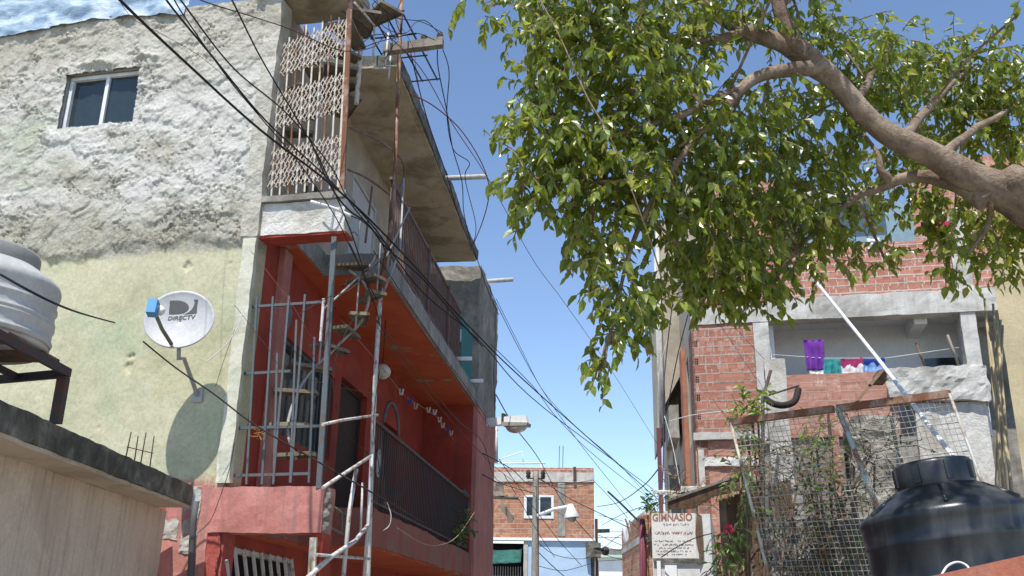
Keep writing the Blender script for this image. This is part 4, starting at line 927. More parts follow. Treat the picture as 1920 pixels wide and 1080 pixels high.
cloth('towel', 1541, 671, 1577, 704, fab('teal cloth', (.05, .28, .28)), 'teal towel hung beside the purple shirt', seed=5)
cloth('shirt', 1577, 671, 1619, 704, fab('maroon cloth', (.33, .04, .13)), 'maroon and white shirt hung on the balcony line', seed=8, mt2=fab('white cloth', (.75, .74, .75)), split=.42)
cloth('shirt', 1620, 671, 1661, 703, fab('dark blue cloth', (.02, .05, .25)), 'dark and light blue cloth hung at the right end of the balcony line', seed=11, mt2=fab('light blue cloth', (.22, .38, .68)), split=.3)
cloth('cloth', 1518, 695, 1544, 703, fab('off white cloth', (.75, .74, .72)), 'small white cloth lying on the brick parapet under the purple shirt', 'laundry', -.1, .01, 0, 14)
cloth('towel', 1728, 415, 1752, 442, fab('black cloth', (.03, .015, .02)), 'black towel hung on the top floor parapet', n=.03, seed=17)
cloth('towel', 1752, 414, 1786, 441, fab('crimson cloth', (.45, .03, .09)), 'crimson towel hung on the top floor beside the black one', n=.03, seed=19)
cloth('cloth', 1626, 446, 1651, 468, fab('white rag', (.78, .76, .76)), 'white rag draped over the top floor brick parapet', n=.05, seed=23, fold=.03)
g = MB(); x0, z0 = RF.uv(1440, 612, -.2); x1, z1 = RF.uv(1800, 592, -.2)
A, B = RF.uv(1500, 664, -.16), RF.uv(1700, 668, -.16); g.tube([RF.p(1.6, -.16, 7.86), RF.p(2.6, -.16, 7.74), RF.p(3.8, -.16, 7.69), RF.p(5.2, -.16, 7.85)], .006, 5); single('clothesline', g, MT['cord_white'], 'thin line carrying the laundry across the brick balcony', 'clothesline')
# canes and cream wall at the right edge
MT['cane'] = surf('tan cane', [(.26, .20, .11), (.38, .30, .18), (.48, .39, .25)], 6, .7, .3)
for i, (a, c, Y) in enumerate((((1846, 560), (1880, 925), 9.2), ((1862, 570), (1884, 930), 9.4), ((1868, 590), (1896, 960), 9.1), ((1876, 600), (1868, 940), 9.6), ((1880, 610), (1862, 980), 9.3), ((1856, 640), (1905, 985), 9.0))):
    g = MB(); P0, P1 = at(*a, Y), at(*c, Y - .2); P1 = P0 + (P1 - P0) * (P0[2] / (P0[2] - P1[2])) if False else P0 + (P1 - P0) * 2.6
    g.tube([P0, lerp(P0, P1, .5) + V(.02, 0, 0), P1], [.012, .016, .020], 6); single('cane', g, MT['cane'], 'tall thin tan cane leaning against the cream wall at the right edge', 'cane', 'bundle of tall canes at the right edge')
cw = at(1889, 700, 11.); b = MB(); b.rbox(Frame(V(cw[0], cw[1], 0), V(cos(rad(29)), -sin(rad(29)), 0), V(sin(rad(29)), cos(rad(29)), 0)), 0, 4, 0, 5, 0, 7.0, .3, .02, 2.)
single('cream_wall', b, surf('cream render', [(.44, .37, .22), (.52, .44, .28), (.58, .50, .34)], 1.4, bump=.25, grime=(.36, .30, .18), streak=.3), 'tall cream rendered wall at the right edge behind the canes', 'wall')
# black tank
q0, q1 = at(1715, 1087, 4.75), at(1960, 1032, 4.35); dq = q1 - q0; bk_ = nrm(np.cross(V(0, 0, 1), dq)) * .2
if bk_[1] < 0: bk_ = -bk_
q0, q1 = q0 - dq * .5, q1 + dq * .5
b = MB(); b.prism([q0, q1, q1 * V(1, 1, 0), q0 * V(1, 1, 0)], bk_)
single('parapet_wall', b, surf('red brown parapet paint', [(.36, .12, .07), (.44, .155, .095), (.48, .20, .14)], 3, bump=.3, grime=(.27, .13, .09)), 'red brown wall top in front of the black tank, lower right corner', 'wall')
TB = at(1770, 970, 6.1); az = atan2(TB[0], TB[1]); axv = nrm(V(-.115 * cos(az), .115 * sin(az), 1))
sh = 985; R = .505
# shoulder ring centre sits at TB, everything else follows the tilted axis
bt = thing('water_tank', 'black plastic water tank with raised lid behind the red brown wall', 'water tank', TB - axv * .95)
prof = [(0, -.95), (R * .96, -.95), (R * .98, -.9)]
for z in (-.62, -.38, -.13): prof += [(R * .985, z - .05), (R * 1.0, z - .035), (R * 1.0, z - .015), (R * .985, z + .0)]
prof += [(R * .99, -.04), (R * 1.01, -.015), (R * 1.0, .012), (R * .96, .032), (R * .72, .115), (R * .52, .175), (R * .50, .18), (0, .18)]
MT['tank_black'] = surf('dusty black tank plastic', [(.012, .014, .016), (.022, .025, .028), (.036, .038, .040)], 2.5, .34, .08, 40, .6, .45, grime=(.07, .07, .066), grime_amt=.2)
g = MB(); g.lathe(TB, prof, 64, axv); g.build('body', MT['tank_black'], bt)
g = MB(); g.lathe(TB, [(R * .45, .15), (R * .47, .19), (R * .47, .315), (R * .45, .335), (R * .40, .34), (0, .35)], 44, axv)
for k in range(8):
    a = k * pi / 4; ex_ = nrm(np.cross(axv, V(0, 1, .3))); ey_ = np.cross(axv, ex_); g.box(Frame(TB + (ex_ * cos(a) + ey_ * sin(a)) * R * .47 + axv * .20, ex_ * cos(a) + ey_ * sin(a), -ex_ * sin(a) + ey_ * cos(a), axv), -.01, .012, -.02, .02, 0, .11)
g.build('lid', MT['tank_black'], bt)
ex_ = nrm(np.cross(axv, V(0, 1, .3))); ey_ = np.cross(axv, ex_)
for k in range(6):
    a = k * pi / 3 + .2; dd = ex_ * cos(a) + ey_ * sin(a); g = MB(); g.tube([TB + dd * R * .95 + axv * .040, TB + dd * R * .56 + axv * .155], .014, 5); g.build('rib', MT['tank_black'], bt)
tb0 = TB - axv * .95
b = MB(); b.box(WORLD, tb0[0] - .7, tb0[0] + .7, tb0[1] - .55, tb0[1] + .7, 0, tb0[2] - .06); single('masonry_plinth', b, MT['conc'], 'concrete plinth under the black tank, behind the red brown wall', 'plinth')
g = MB(); q = [at(1762, 1085, 4.9), at(1776, 1062, 5.), at(1795, 1054, 5.05), at(1812, 1060, 5.), at(1822, 1075, 4.9)]; g.tube(smooth_path(q, 5), .006, 6); single('hose', g, MT['cord_white'], 'thin pale hose loop in front of the black tank', 'hose')
# ================================================================ far end of the alley
F0 = at(1114, 940, 40.); FF = Frame(V(F0[0], F0[1], 0), V(cos(rad(4)), -sin(rad(4)), 0), V(-sin(rad(4)), -cos(rad(4)), 0))   # right corner, x negative to the left
fu = lambda px, py, y=0: FF.uv(px, py, y)
far = thing('brick_house', 'orange brick house with white framed window closing the far end of the alley', 'house', FF.o)
zt, zb, zs_, zp_ = fu(1050, 886)[1], fu(1050, 1010)[1], fu(1050, 904)[1], fu(1050, 877)[1]
wx0, wx1, wz0, wz1 = FF.rect(985, 930, 1036, 969)
X0 = -7.5
b = MB(); b.wall(FF, X0, 0, zb + .02, zs_, 0, .25, [(wx0, wx1, wz0, wz1)]); b.build('brick_wall', MT['brick_far'], far)
b = MB(); b.rbox(FF, X0, .02, -.3, .05, zs_ + .003, zt, .2, .02); b.build('beam', MT['conc_pale'], far)
b = MB(); b.rbox(FF, X0, 0, -.28, .0, zt + .003, zp_, .3, .012); b.build('parapet', MT['brick_top'], far)
x0, x1, _, _ = FF.rect(1046, 905, 1060, 1008); b = MB(); b.rbox(FF, x0, x1, -.2, .03, zb + .1, zs_ - .003, .2, .012); b.build('column', MT['conc'], far)
b = MB(); b.box(FF, X0, .03, -.4, .10, zb - .09, zb + .018); b.build('slab_edge', MT['white_wall'], far)
w = MB(); fw = .09
for a in ((wx0 - .05, wx1 + .05, wz0 - .07, wz0 + fw * .5), (wx0 - .05, wx1 + .05, wz1 - fw * .5, wz1 + .04), (wx0 - .05, wx0 + fw * .6, wz0 + fw * .5, wz1 - fw * .5), (wx1 - fw * .6, wx1 + .05, wz0 + fw * .5, wz1 - fw * .5), ((wx0 + wx1) / 2 - .05, (wx0 + wx1) / 2 + .05, wz0 + fw * .5, wz1 - fw * .5)):
    w.box(FF, a[0], a[1], -.08, .03, a[2], a[3])
wn = w.build('window', MT['alu'], far)
for a, c in ((wx0 + .05, (wx0 + wx1) / 2 - .05), ((wx0 + wx1) / 2 + .05, wx1 - .05)):
    p = MB(); p.box(FF, a, c, -.07, -.06, wz0 + .04, wz1 - .04); p.build('pane', MT['glass'], wn)
xb0, xb1 = fu(990, 1050)[0], fu(1108, 1050)[0]
b = MB(); b.rbox(FF, xb0, xb1, -.3, -.02, 0, zb - .1, .3, .012); b.build('ground_wall', MT['blue_wall'], far)['label'] = 'light blue ground floor wall'
b = MB(); b.rbox(FF, xb0 - .18, xb0 - .01, -.3, .02, 0, zb - .1, .3, .01); b.build('pier', MT['conc_pale'], far)
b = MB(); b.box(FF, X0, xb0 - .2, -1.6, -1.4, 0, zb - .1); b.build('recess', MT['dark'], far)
b = MB(); b.rbox(FF, xb1 + .01, .0, -.3, -.05, 0, zb - .1, .3, .02); b.build('dark_jamb', MT['conc_dark'], far)  # narrow jamb in the dark mottled concrete colour
b = MB(); b.box(FF, X0, .0, -8, -.27, zs_ + .02, zs_ + .12); b.box(FF, -.2, -.01, -8, -.26, 0, zs_); b.box(FF, X0, X0 + .2, -8, -.26, 0, zs_); b.build('roof', MT['conc'], far)
x2 = fu(1121, 1000)[0]; b = MB(); b.box(FF, .035, x2 + .02, -.9, -.5, 0, fu(1117, 970)[1]); b.build('side_pier', MT['orange'], far)
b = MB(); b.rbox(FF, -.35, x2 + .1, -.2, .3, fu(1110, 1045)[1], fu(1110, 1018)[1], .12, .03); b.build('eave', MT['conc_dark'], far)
g = MB(); vs = []
for j in range(7):
    for i in range(15):
        x = lerp(X0 + 2.5, xb0 - .25, i / 14); vs.append(FF.p(x, .06 + .9 * j / 6 * .8, lerp(zb - .45, zb - 1.0, j / 6) + .05 * noise.noise(Vector((i * .9, j * .7, 3))) - .05 * sin(pi * i / 14)))
g.add(vs, [(j * 15 + i, j * 15 + i + 1, j * 15 + i + 16, j * 15 + i + 15) for j in range(6) for i in range(14)], True); aw = g.build('awning', plain('teal green awning cloth', (.05, .15, .13), .9, .1, 0, .3, 4), far); sm = aw.modifiers.new('thickness', 'SOLIDIFY'); sm.thickness = .02
g = MB()
for i in range(16): g.tube([FF.p(lerp(X0 + 3, xb0 - .3, i / 15), -.2, 0), FF.p(lerp(X0 + 3, xb0 - .3, i / 15), -.2, zb - 1.1)], .02, 4)
for i in range(12): z = .2 + i * (zb - 1.3) / 12; g.tube([FF.p(X0 + 3, -.2, z), FF.p(xb0 - .3, -.2, z)], .015, 4)
g.build('gate', MT['steel_grey'], far)
g = MB(); zr_ = zp_ + .25
g.tube([FF.p(-5.2, -.6, zr_), FF.p(fu(1022, 867)[0], -.6, zr_ + .02)], .035, 6); g.tube([FF.p(-4.4, -.8, zr_ + .05), FF.p(-3.0, -.8, zr_ + .55), FF.p(-2.95, -.8, zr_)], .025, 5); g.tube([FF.p(-2.2, -.6, zt), FF.p(-2.2, -.6, zr_)], .03, 5); g.tube([FF.p(-4.9, -.7, zt), FF.p(-4.9, -.7, zr_)], .03, 5)
single('roof_pipe', g, MT['white_pl'], 'white pipe rail lying along the roof of the far orange brick house', 'pipe')
g = MB()
for px in (1048, 1055): A = fu(px, 872, -.2); g.tube([FF.p(A[0], -.2, zt), FF.p(A[0] + .02, -.2, fu(px, 836, -.2)[1])], .018, 4)
single('rebar', g, MT['cable_brown'], 'two tall rebar stubs rising from the roof of the far orange brick house', 'rebar')
b = MB(); b.box(FF, fu(1075, 900)[0], fu(1080, 900)[0], .06, .16, fu(1077, 902)[1], fu(1077, 876)[1]); single('spout', b, MT['steel_dark'], 'dark drain spout on the beam of the far orange brick house', 'drain spout')
# houses beyond
def blockhouse(name, px0, px1, ytop, Y, wm, rm, label, depth=6):
    a, c = at(px0, ytop, Y), at(px1, ytop, Y); o = thing(name, label, 'house', V((a[0] + c[0]) / 2, Y, 0)); zt_ = (a[2] + c[2]) / 2
    fr = Frame(V(a[0], Y, 0), (1, 0, 0), (0, 1, 0)); W_ = c[0] - a[0]
    wh = [(W_ * .2, W_ * .45, zt_ - 2.2, zt_ - 1.1)]
    b = MB(); b.wall(Frame(V(c[0], Y, 0), (-1, 0, 0), (0, -1, 0)), 0, W_, 0, zt_, 0, depth, []); b.build('wall', wm, o)
    b = MB(); b.box(fr, -.25, W_ + .25, -.4, depth + .2, zt_ + .003, zt_ + .16); b.build('roof', rm, o)
    b = MB(); b.box(fr, wh[0][0], wh[0][1], -.04, -.003, wh[0][2], wh[0][3]); b.build('window', MT['glass'], o); return o
blockhouse('house', 1123, 1182, 1046, 62, MT['white_wall'], surf('pale green roof edge', [(.42, .56, .46), (.55, .66, .56)], 2), 'white house with pale green roof edge far down the alley gap')
blockhouse('house', 1128, 1166, 1030, 74, MT['conc_pale'], MT['white_wall'], 'pale stepped house behind the green roofed one')
# brick house before the sign wall
h = thing('brick_house', 'narrow brick house with concrete band just left of the painted sign', 'house', at(1215, 1000, 27) * V(1, 1, 0))
a, c = at(1204, 965, 27), at(1236, 965, 27); fr = Frame(V(a[0], 27, 0), (1, 0, 0), (0, 1, 0)); W_ = c[0] - a[0]; z0_, z1_ = at(1215, 1016, 27)[2], at(1215, 1003, 27)[2]
b = MB(); b.box(fr, 0, W_ + 1.2, 0, 5, 0, z0_); b.box(fr, 0, W_ + 1.2, 0, 5, z1_, a[2]); b.build('wall', MT['brick_far'], h)
b = MB(); b.rbox(fr, -.03, W_ + 1.2, -.04, 5, z0_ + .002, z1_ - .002, .3, .01); b.build('beam', MT['conc_pale'], h)
b = MB(); b.box(fr, .1, W_ + 1.0, .3, 4.5, a[2] + .003, a[2] + .14); b.build('roof', MT['white_rough'], h)
h2_ = thing('brick_house', 'small brown house with dark window behind the narrow brick house, far right of the gap', 'house', at(1190, 1010, 34) * V(1, 1, 0))
a, c = at(1183, 1022, 34), at(1213, 1008, 34); fr = Frame(V(a[0], 34, 0), (1, -.25, 0), (.25, 1, 0)); W_ = c[0] - a[0]
b = MB(); b.box(fr, 0, W_ + 1.0, 0, 6, 0, a[2]); b.build('wall', MT['brick_dark'], h2_)
b = MB(); b.box(fr, -.15, W_ + 1.0, -.25, 6, a[2] + .003, a[2] + .2); b.build('roof', MT['conc'], h2_)
b = MB(); b.box(fr, .1, W_ * .8, -.03, -.002, at(1195, 1062, 34)[2], at(1195, 1034, 34)[2]); b.build('window', MT['dark'], h2_)
# concrete pole with lamp
PB = at(1004, 1000, 33.); pole = thing('utility_pole', 'grey concrete utility pole standing before the far orange brick house', 'utility pole', V(PB[0], PB[1], 0))
ptop = at(1004, 884, 33.)[2]
g = MB(); g.lathe(V(PB[0], PB[1], 0), [(.17, 0), (.10, ptop - .3), (.10, ptop), (0, ptop + .02)], 14); g.build('shaft', MT['conc'], pole)
for dx in (-.26, .24):
    g = MB(); g.lathe(V(PB[0] + dx, PB[1] - .05, ptop - .22), [(0, 0), (.09, .02), (.06, .1), (.09, .14), (.05, .26), (0, .28)], 10); g.build('insulator', MT['cable_brown'], pole)
g = MB(); g.tube([V(PB[0] - .32, PB[1] - .05, ptop - .24), V(PB[0] + .3, PB[1] - .05, ptop - .24)], .03, 4); g.build('crossarm', MT['steel_dark'], pole)
la, lb = at(1007, 967, 32.85), at(1064, 950, 32.5)
lamp = thing('street_lamp', 'white arm lamp with conical shade on the far concrete pole', 'street lamp', la)
g = MB(); g.tube([la, lerp(la, lb, .55) + V(0, 0, .05), lb], .06, 6); g.build('arm', MT['white_pl'], lamp)
tp = at(1070, 951, 32.5); g = MB(); g.lathe(tp, [(.0, .1), (.08, .1), (.12, .0), (.27, -.33), (.26, -.35), (.1, -.02)], 20, (-.12, 0, 1)); g.build('lamp_shade', MT['white_pl'], lamp)
g = MB(); g.lathe(tp + V(.04, 0, -.33), [(0, -.16), (.09, -.14), (.15, -.06), (.16, .02), (0, .02)], 14); g.build('bulb_globe', plain('grey lamp glass', (.30, .32, .35), .2, .5), lamp)
# street lamp on the end wall
l0 = HA.p(10.1, 1.06, HA.uv(916, 795, 1.06)[1]); dl = nrm(b_ * 1. - s_ * .25); L1 = hit(992, 797, l0, np.cross(dl, V(0, 0, 1)))
l0b = hit(918, 797, l0, np.cross(dl, V(0, 0, 1))); ln = np.linalg.norm((L1 - l0b)); fr = Frame(l0b, dl, nrm(np.cross(V(0, 0, 1), dl)))
slamp = thing('street_lamp', 'white box arm street lamp with glass bowl on the red end wall', 'street lamp', l0b)
g = MB(); g.prism([fr.p(-.05, -.07, -.02), fr.p(ln * .98, -.07, .0), fr.p(ln * .93, -.07, .15), fr.p(-.05, -.07, .13)], fr.ey * .16); g.build('housing', MT['white_pl'], slamp)
g = MB(); g.box(fr, ln * .33, ln * .39, -.075, .095, .0, .21); g.build('clamp', MT['steel_dark'], slamp)
g = MB(); g.prism([fr.p(ln * .35, -.11, .03), fr.p(ln * 1.0, -.11, -.01), fr.p(ln * .98, -.11, -.07), fr.p(ln * .37, -.11, -.05)], fr.ey * .24); g.build('reflector', plain('dull lamp reflector', (.40, .38, .33), .5, .4, .3), slamp)
g = MB(); vs = []; 
for j in range(6):
    for k in range(20): a = 2 * pi * k / 20; r = cos(j / 5 * pi / 2); vs.append(fr.p(ln * .68 + ln * .27 * r * cos(a), .01 + .11 * r * sin(a), -.055 - .14 * sin(j / 5 * pi / 2)))
g.add(vs, [(j * 20 + k, j * 20 + (k + 1) % 20, (j + 1) * 20 + (k + 1) % 20, (j + 1) * 20 + k) for j in range(5) for k in range(20)], True)
t = NT('cloudy lamp bowl'); t.b.inputs['Transmission Weight'].default_value = .35; g.build('bowl', t.done((.62, .58, .48), .25, None, .5), slamp)
# beams and pegs sticking out over the alley
def spar(name, p0, p1, r, mt, label, cat='spar', y0=1.0, n=4):
    A = HA.p(*(lambda q: (q[0], y0, q[1]))(HA.uv(*p0, y0))); Bq = hit(*p1, A, s_); g = MB(); fr = Frame(A, nrm(Bq - A), s_); Ln = np.linalg.norm(Bq - A)
    if n == 4: g.rbox(fr, -.1, Ln, -r, r, -r, r, .1, .008)
    else: g.tube([A - fr.ex * .15, Bq], r, n)
    single(name, g, mt, label, cat); return A, Bq
spA = spar('timber_spar', (735, 92), (831, 80), .055, MT['wood_grey'], 'grey square timber sticking out from the top floor, carrying cable insulators')
spB = spar('pipe_spar', (836, 334), (914, 331), .045, MT['conc_pale'], 'pale pipe sticking out from the roof slab edge over the alley', n=8)
spC = spar('pipe_spar', (918, 527), (962, 524), .05, MT['conc_pale'], 'short pale pipe sticking out high on the grey end wall', n=8)
for i, t in enumerate((.62, .93)):
    g = MB(); p = lerp(spA[0], spA[1], t) + V(0, 0, .05); g.lathe(p, [(0, 0), (.04, .0), (.03, .03), (.045, .06), (.03, .09), (0, .1)], 10); single('insulator', g, MT['cable_brown'], ('small brown insulator at the middle of the grey timber spar', 'small brown insulator at the tip of the grey timber spar')[i], 'insulator')
g = MB(); a, c = at(938, 945, 24), at(962, 975, 24); g.tube([a, c], .09, 4); single('broken_board', g, MT['wood_grey'], 'broken grey board hanging at an angle beside the red end wall', 'board')
g = MB(); g.rbox(WORLD, at(915, 915, 25)[0], at(945, 915, 25)[0], 24.9, 25.2, at(930, 930, 25)[2], at(930, 905, 25)[2], .1, .04); g.tube([at(905, 931, 25), at(972, 933, 25)], .06, 6); single('timber_bracket', g, MT['wood_grey'], 'weathered timber bracket sticking out past the red end wall', 'bracket')
g = MB(); g.tube([at(931, 790, 24), at(931, 868, 24)], .04, 6); g.tube([at(926, 800, 24), at(926, 868, 24)], .05, 6); single('roof_post', g, MT['steel_white'], 'pale pipe posts rising behind the red end wall', 'post')
# globe lamp, peg line and plant in the lower balcony
gl = HA.p(*(lambda q: (q[0], .55, q[1]))(HA.uv(717, 697, .55)))
lt = thing('globe_lamp', 'round white globe lamp hanging in the lower red balcony', 'lamp', gl)
g = MB(); g.lathe(gl - V(0, 0, .11), [(.0, 0), (.06, .02), (.1, .06), (.115, .11), (.1, .16), (.06, .2), (.03, .215)], 20); g.build('globe', plain('cream globe glass', (.60, .55, .45), .3, .5), lt)
g = MB(); g.tube([gl + V(0, 0, .1), V(gl[0], gl[1], 6.45)], .006, 5); g.build('cord', MT['cable'], lt)
yl = .62; lp = lambda px, py, y=yl: HA.p(*(lambda q: (q[0], y, q[1]))(HA.uv(px, py, y)))
line = [lp(640, 600), lp(717, 690), lp(757, 740), lp(790, 762), lp(825, 788), lp(848, 822), lp(893, 868)]
g = MB(); g.tube(smooth_path(line, 5), .005, 5); single('clothesline', g, MT['cord_tan'], 'thin tan line with clothes pegs sagging across the lower red balcony', 'clothesline')
cols = {'white': (.7, .68, .66), 'red': (.5, .05, .05), 'blue': (.04, .1, .4), 'pink': (.6, .4, .36), 'cream': (.72, .6, .46)}
for i, (px, py, c) in enumerate(((752, 734, 'white'), (760, 743, 'red'), (768, 750, 'blue'), (779, 761, 'pink'), (803, 768, 'cream'), (815, 772, 'white'), (824, 786, 'white'), (830, 797, 'cream'), (838, 806, 'blue'), (846, 811, 'cream'))):
    p = lp(px, py); fr = Frame(p, b_, s_); g = MB(); a = random.uniform(-.4, .4)
    for sg in (-1, 1): g.prism([fr.p(sg * .012 + x * cos(a), y, z) for x, y, z in ((-.011, 0, -.05), (.011, 0, -.05), (.013 + sg * .014, 0, .04), (-.009 + sg * .014, 0, .04))], fr.ey * .02)
    single('clothes_peg', g, fab('%s peg' % c, cols[c]), '%s clothes peg, %s of the ten on the balcony line' % (c, ('first', 'second', 'third', 'fourth', 'fifth', 'sixth', 'seventh', 'eighth', 'ninth', 'last')[i]), 'clothes peg', 'pegs on the balcony line')

# ================================================================ leaves
def leaf_mesh(name, P, A, N, Ln, Wd, mt, parent=None, extra=None, curl=.12):
    n = len(P); A = A / np.linalg.norm(A, axis=1, keepdims=True); S = np.cross(A, N); S /= np.linalg.norm(S, axis=1, keepdims=True) + 1e-9; N = np.cross(S, A)
    Ln, Wd = Ln[:, None], Wd[:, None]
    vs = np.stack([P, P + A * Ln * .28 + S * Wd * .46 + N * Wd * .16, P + A * Ln * .64 + S * Wd * .36 + N * Wd * .10, P + A * Ln - N * Ln * curl, P + A * Ln * .64 - S * Wd * .36 + N * Wd * .10, P + A * Ln * .28 - S * Wd * .46 + N * Wd * .16, P + A * Ln * .48], 1).reshape(-1, 3)
    k = np.arange(n)[:, None] * 7
    fs = np.concatenate([k + np.array([[0, 6, 2, 1]]), k + np.array([[6, 3, 2, 2]])[:, :4], k + np.array([[0, 5, 4, 6]]), k + np.array([[6, 4, 3, 3]])], 0)
    fl = [tuple(q[:3]) if q[2] == q[3] else tuple(q) for q in fs.tolist()]
    b = MB(); b.v = vs.tolist(); b.f = fl; b.sm = [False] * len(fl); b.mi = [0] * len(fl)
    return b.build(name, mt, parent)
def leaf_mat(name, stops, tr, rough=.32, tw=.3, spec=.5):
    t = NT(name); gi = t.n('ShaderNodeNewGeometry'); rnd = gi.outputs['Random Per Island']
    colr = t.ramp(rnd, stops); a = t.noise(t.coord('Object'), 1.4, 3, .5); colr = t.mix(.5, colr, t.ramp(a, [(.35, .6), (.65, 1.)]), 'MULTIPLY')
    t.done(colr, rough, None, spec); tl = t.n('ShaderNodeBsdfTranslucent', {'Color': (*tr, 1)})
    mx = t.n('ShaderNodeMixShader', {0: tw, 1: t.b.outputs[0], 2: tl.outputs[0]}); t.t.links.new(mx.outputs[0], t.out.inputs['Surface']); return t.mt
leaf_main = leaf_mat('glossy ficus leaf', [(0, (.040, .072, .014)), (.35, (.085, .14, .019)), (.75, (.17, .225, .030)), (.94, (.32, .34, .07)), (.985, (.36, .30, .08)), (1., (.24, .15, .06))], (.50, .55, .05), .30, .40, .6)
leaf_vine = leaf_mat('vine leaf', [(0, (.04, .09, .02)), (.6, (.10, .18, .04)), (1., (.28, .32, .08))], (.3, .4, .06), .45, .25)
leaf_pale = leaf_mat('yellow green leaf', [(0, (.12, .20, .03)), (.6, (.24, .34, .06)), (1., (.42, .42, .12))], (.4, .5, .08), .45, .25)
def foliage(P0, n, rad3, leafn, tlen, L, droop, rng, up=.8, hang=.5, outw=None):
    Ps, As, Ns, Ls, tw = [], [], [], [], []
    for _ in range(n):
        q = rng.normal(size=3); q = q / np.linalg.norm(q) * rng.uniform(.0, 1) ** .42; p = P0 + q * rad3
        dr = nrm(rng.normal(size=3) * .8 + q * .5 + V(0, 0, -droop * .6)); ln = tlen * rng.uniform(.6, 1.3); pts = [p]
        m_ = leafn + rng.integers(-2, 3); side = nrm(np.cross(dr, V(0, 0, 1)) + 1e-6)
        for k in range(m_):
            dr = nrm(dr + V(0, 0, -droop * .10) + rng.normal(size=3) * .08); p = p + dr * ln / m_; pts.append(p)
            sg = 1 if k % 2 else -1; ax = nrm(dr * .45 + side * sg * .6 + V(0, 0, -hang) + rng.normal(size=3) * .28)
            Ps.append(p); As.append(ax); Ns.append(V(0, -.25 if hang < .6 else -.6, up) + rng.normal(size=3) * .55); Ls.append(L * rng.uniform(.5, 1.32))
        tw.append(pts)
    return Ps, As, Ns, Ls, tw
rng = np.random.default_rng(5)

# ---- big tree
bark = surf('grey brown bark', [(.15, .105, .075), (.26, .19, .135), (.40, .31, .23)], 5, bump=.9, bsc=22, dist=.03, streak=0, grime=(.10, .065, .05), contrast=.18)
TBASE = V(5.0, 7.6, 0)
tree = thing('ficus_tree', 'big leafy tree with thick brown limb reaching over the alley from the right', 'tree', TBASE)
main = [TBASE, V(4.98, 7.55, 1.6), V(4.8, 7.45, 3.4), at(2010, 480, 7.35), at(1925, 388, 7.25), at(1868, 352, 7.2), at(1800, 318, 7.15), at(1740, 286, 7.1), at(1665, 248, 7.05), at(1610, 205, 7.0), at(1565, 152, 6.95), at(1515, 108, 6.9), at(1478, 66, 6.85), at(1460, 10, 6.8), at(1450, -60, 6.75), at(1425, -200, 6.6)]
mr = [.34, .29, .24, .20, .175, .150, .122, .107, .096, .090, .095, .100, .074, .058, .048, .04]
def limb(pts, rs, k=5, n=12, wob=.012):
    sp = smooth_path(pts, k); t = np.linspace(0, len(rs) - 1, len(sp)); r = np.interp(t, range(len(rs)), rs)
    sp = [p + V(*noise.noise_vector(Vector(p * 2.2))) * wob * (i > 2) for i, p in enumerate(sp)]
    r = [q * (1 + .16 * noise.noise(Vector(p * 4.5))) for q, p in zip(r, sp)]
    return sp, r, n
allpts = []
def add_limb(mb, pts, rs, n=12, k=5, wob=.012):
    sp, r, n = limb(pts, rs, k, n, wob); mb.tube(sp, r, n); allpts.extend([p for p in sp if p[2] > 4])
g = MB(); add_limb(g, main, mr, 18, 8, .02)
g.lathe(at(1900, 345, 7.15), [(0, -.16), (.10, -.13), (.15, 0), (.11, .12), (0, .16)], 12, (.3, -.8, .4))
trunk = g.build('trunk', bark, tree)
limbs = [([(1850, 378, 7.2), (1800, 345, 7.3), (1740, 330, 7.4), (1690, 335, 7.5), (1655, 350, 7.6), (1610, 366, 7.7), (1555, 386, 7.8)], [.10, .075, .06, .05, .04, .03, .015]),
         ([(1672, 340, 7.55), (1652, 322, 7.5), (1645, 285, 7.5), (1620, 250, 7.7)], [.04, .035, .02, .01]),
         ([(1525, 116, 6.9), (1470, 84, 6.9), (1395, 62, 6.9), (1340, 28, 6.9), (1280, -30, 6.8)], [.10, .075, .06, .05, .03]),
         ([(1535, 128, 6.9), (1490, 128, 6.8), (1430, 140, 6.7), (1390, 168, 6.6), (1350, 215, 6.5), (1310, 250, 6.5), (1270, 275, 6.5)], [.08, .065, .05, .045, .035, .025, .012]),
         ([(1390, 165, 6.6), (1330, 190, 6.5), (1250, 225, 6.4), (1160, 250, 6.3), (1080, 245, 6.2)], [.04, .03, .025, .018, .008]),
         ([(1395, 62, 6.9), (1300, 80, 6.7), (1200, 60, 6.5), (1090, 40, 6.3), (980, 20, 6.2)], [.05, .04, .03, .022, .01]),
         ([(1310, 250, 6.5), (1250, 330, 6.5), (1200, 420, 6.5), (1170, 520, 6.5), (1150, 620, 6.5)], [.028, .024, .02, .014, .006]),
         ([(1250, 330, 6.5), (1130, 340, 6.4), (1010, 330, 6.4)], [.024, .018, .006]),
         ([(1690, 262, 7.05), (1730, 215, 7.6), (1780, 160, 8.2), (1830, 120, 8.6)], [.05, .04, .03, .012]),
         ([(1760, 296, 7.1), (1830, 240, 7.8), (1900, 200, 8.4)], [.05, .035, .015]),
         ([(1610, 366, 7.7), (1540, 420, 7.7), (1500, 470, 7.7)], [.03, .02, .008]),
         ([(1600, 200, 7.0), (1640, 130, 7.6), (1680, 80, 8.0)], [.045, .03, .01]),
         ([(1460, 10, 6.8), (1540, -60, 7.2), (1640, -120, 7.6)], [.05, .04, .02]),
         ([(1860, 372, 7.2), (1850, 430, 7.4), (1815, 480, 7.4)], [.035, .02, .008])]
for pts, rs in limbs:
    g = MB(); add_limb(g, [at(*p) for p in pts], rs, 8, 6, .02); g.build('branch', bark, tree)
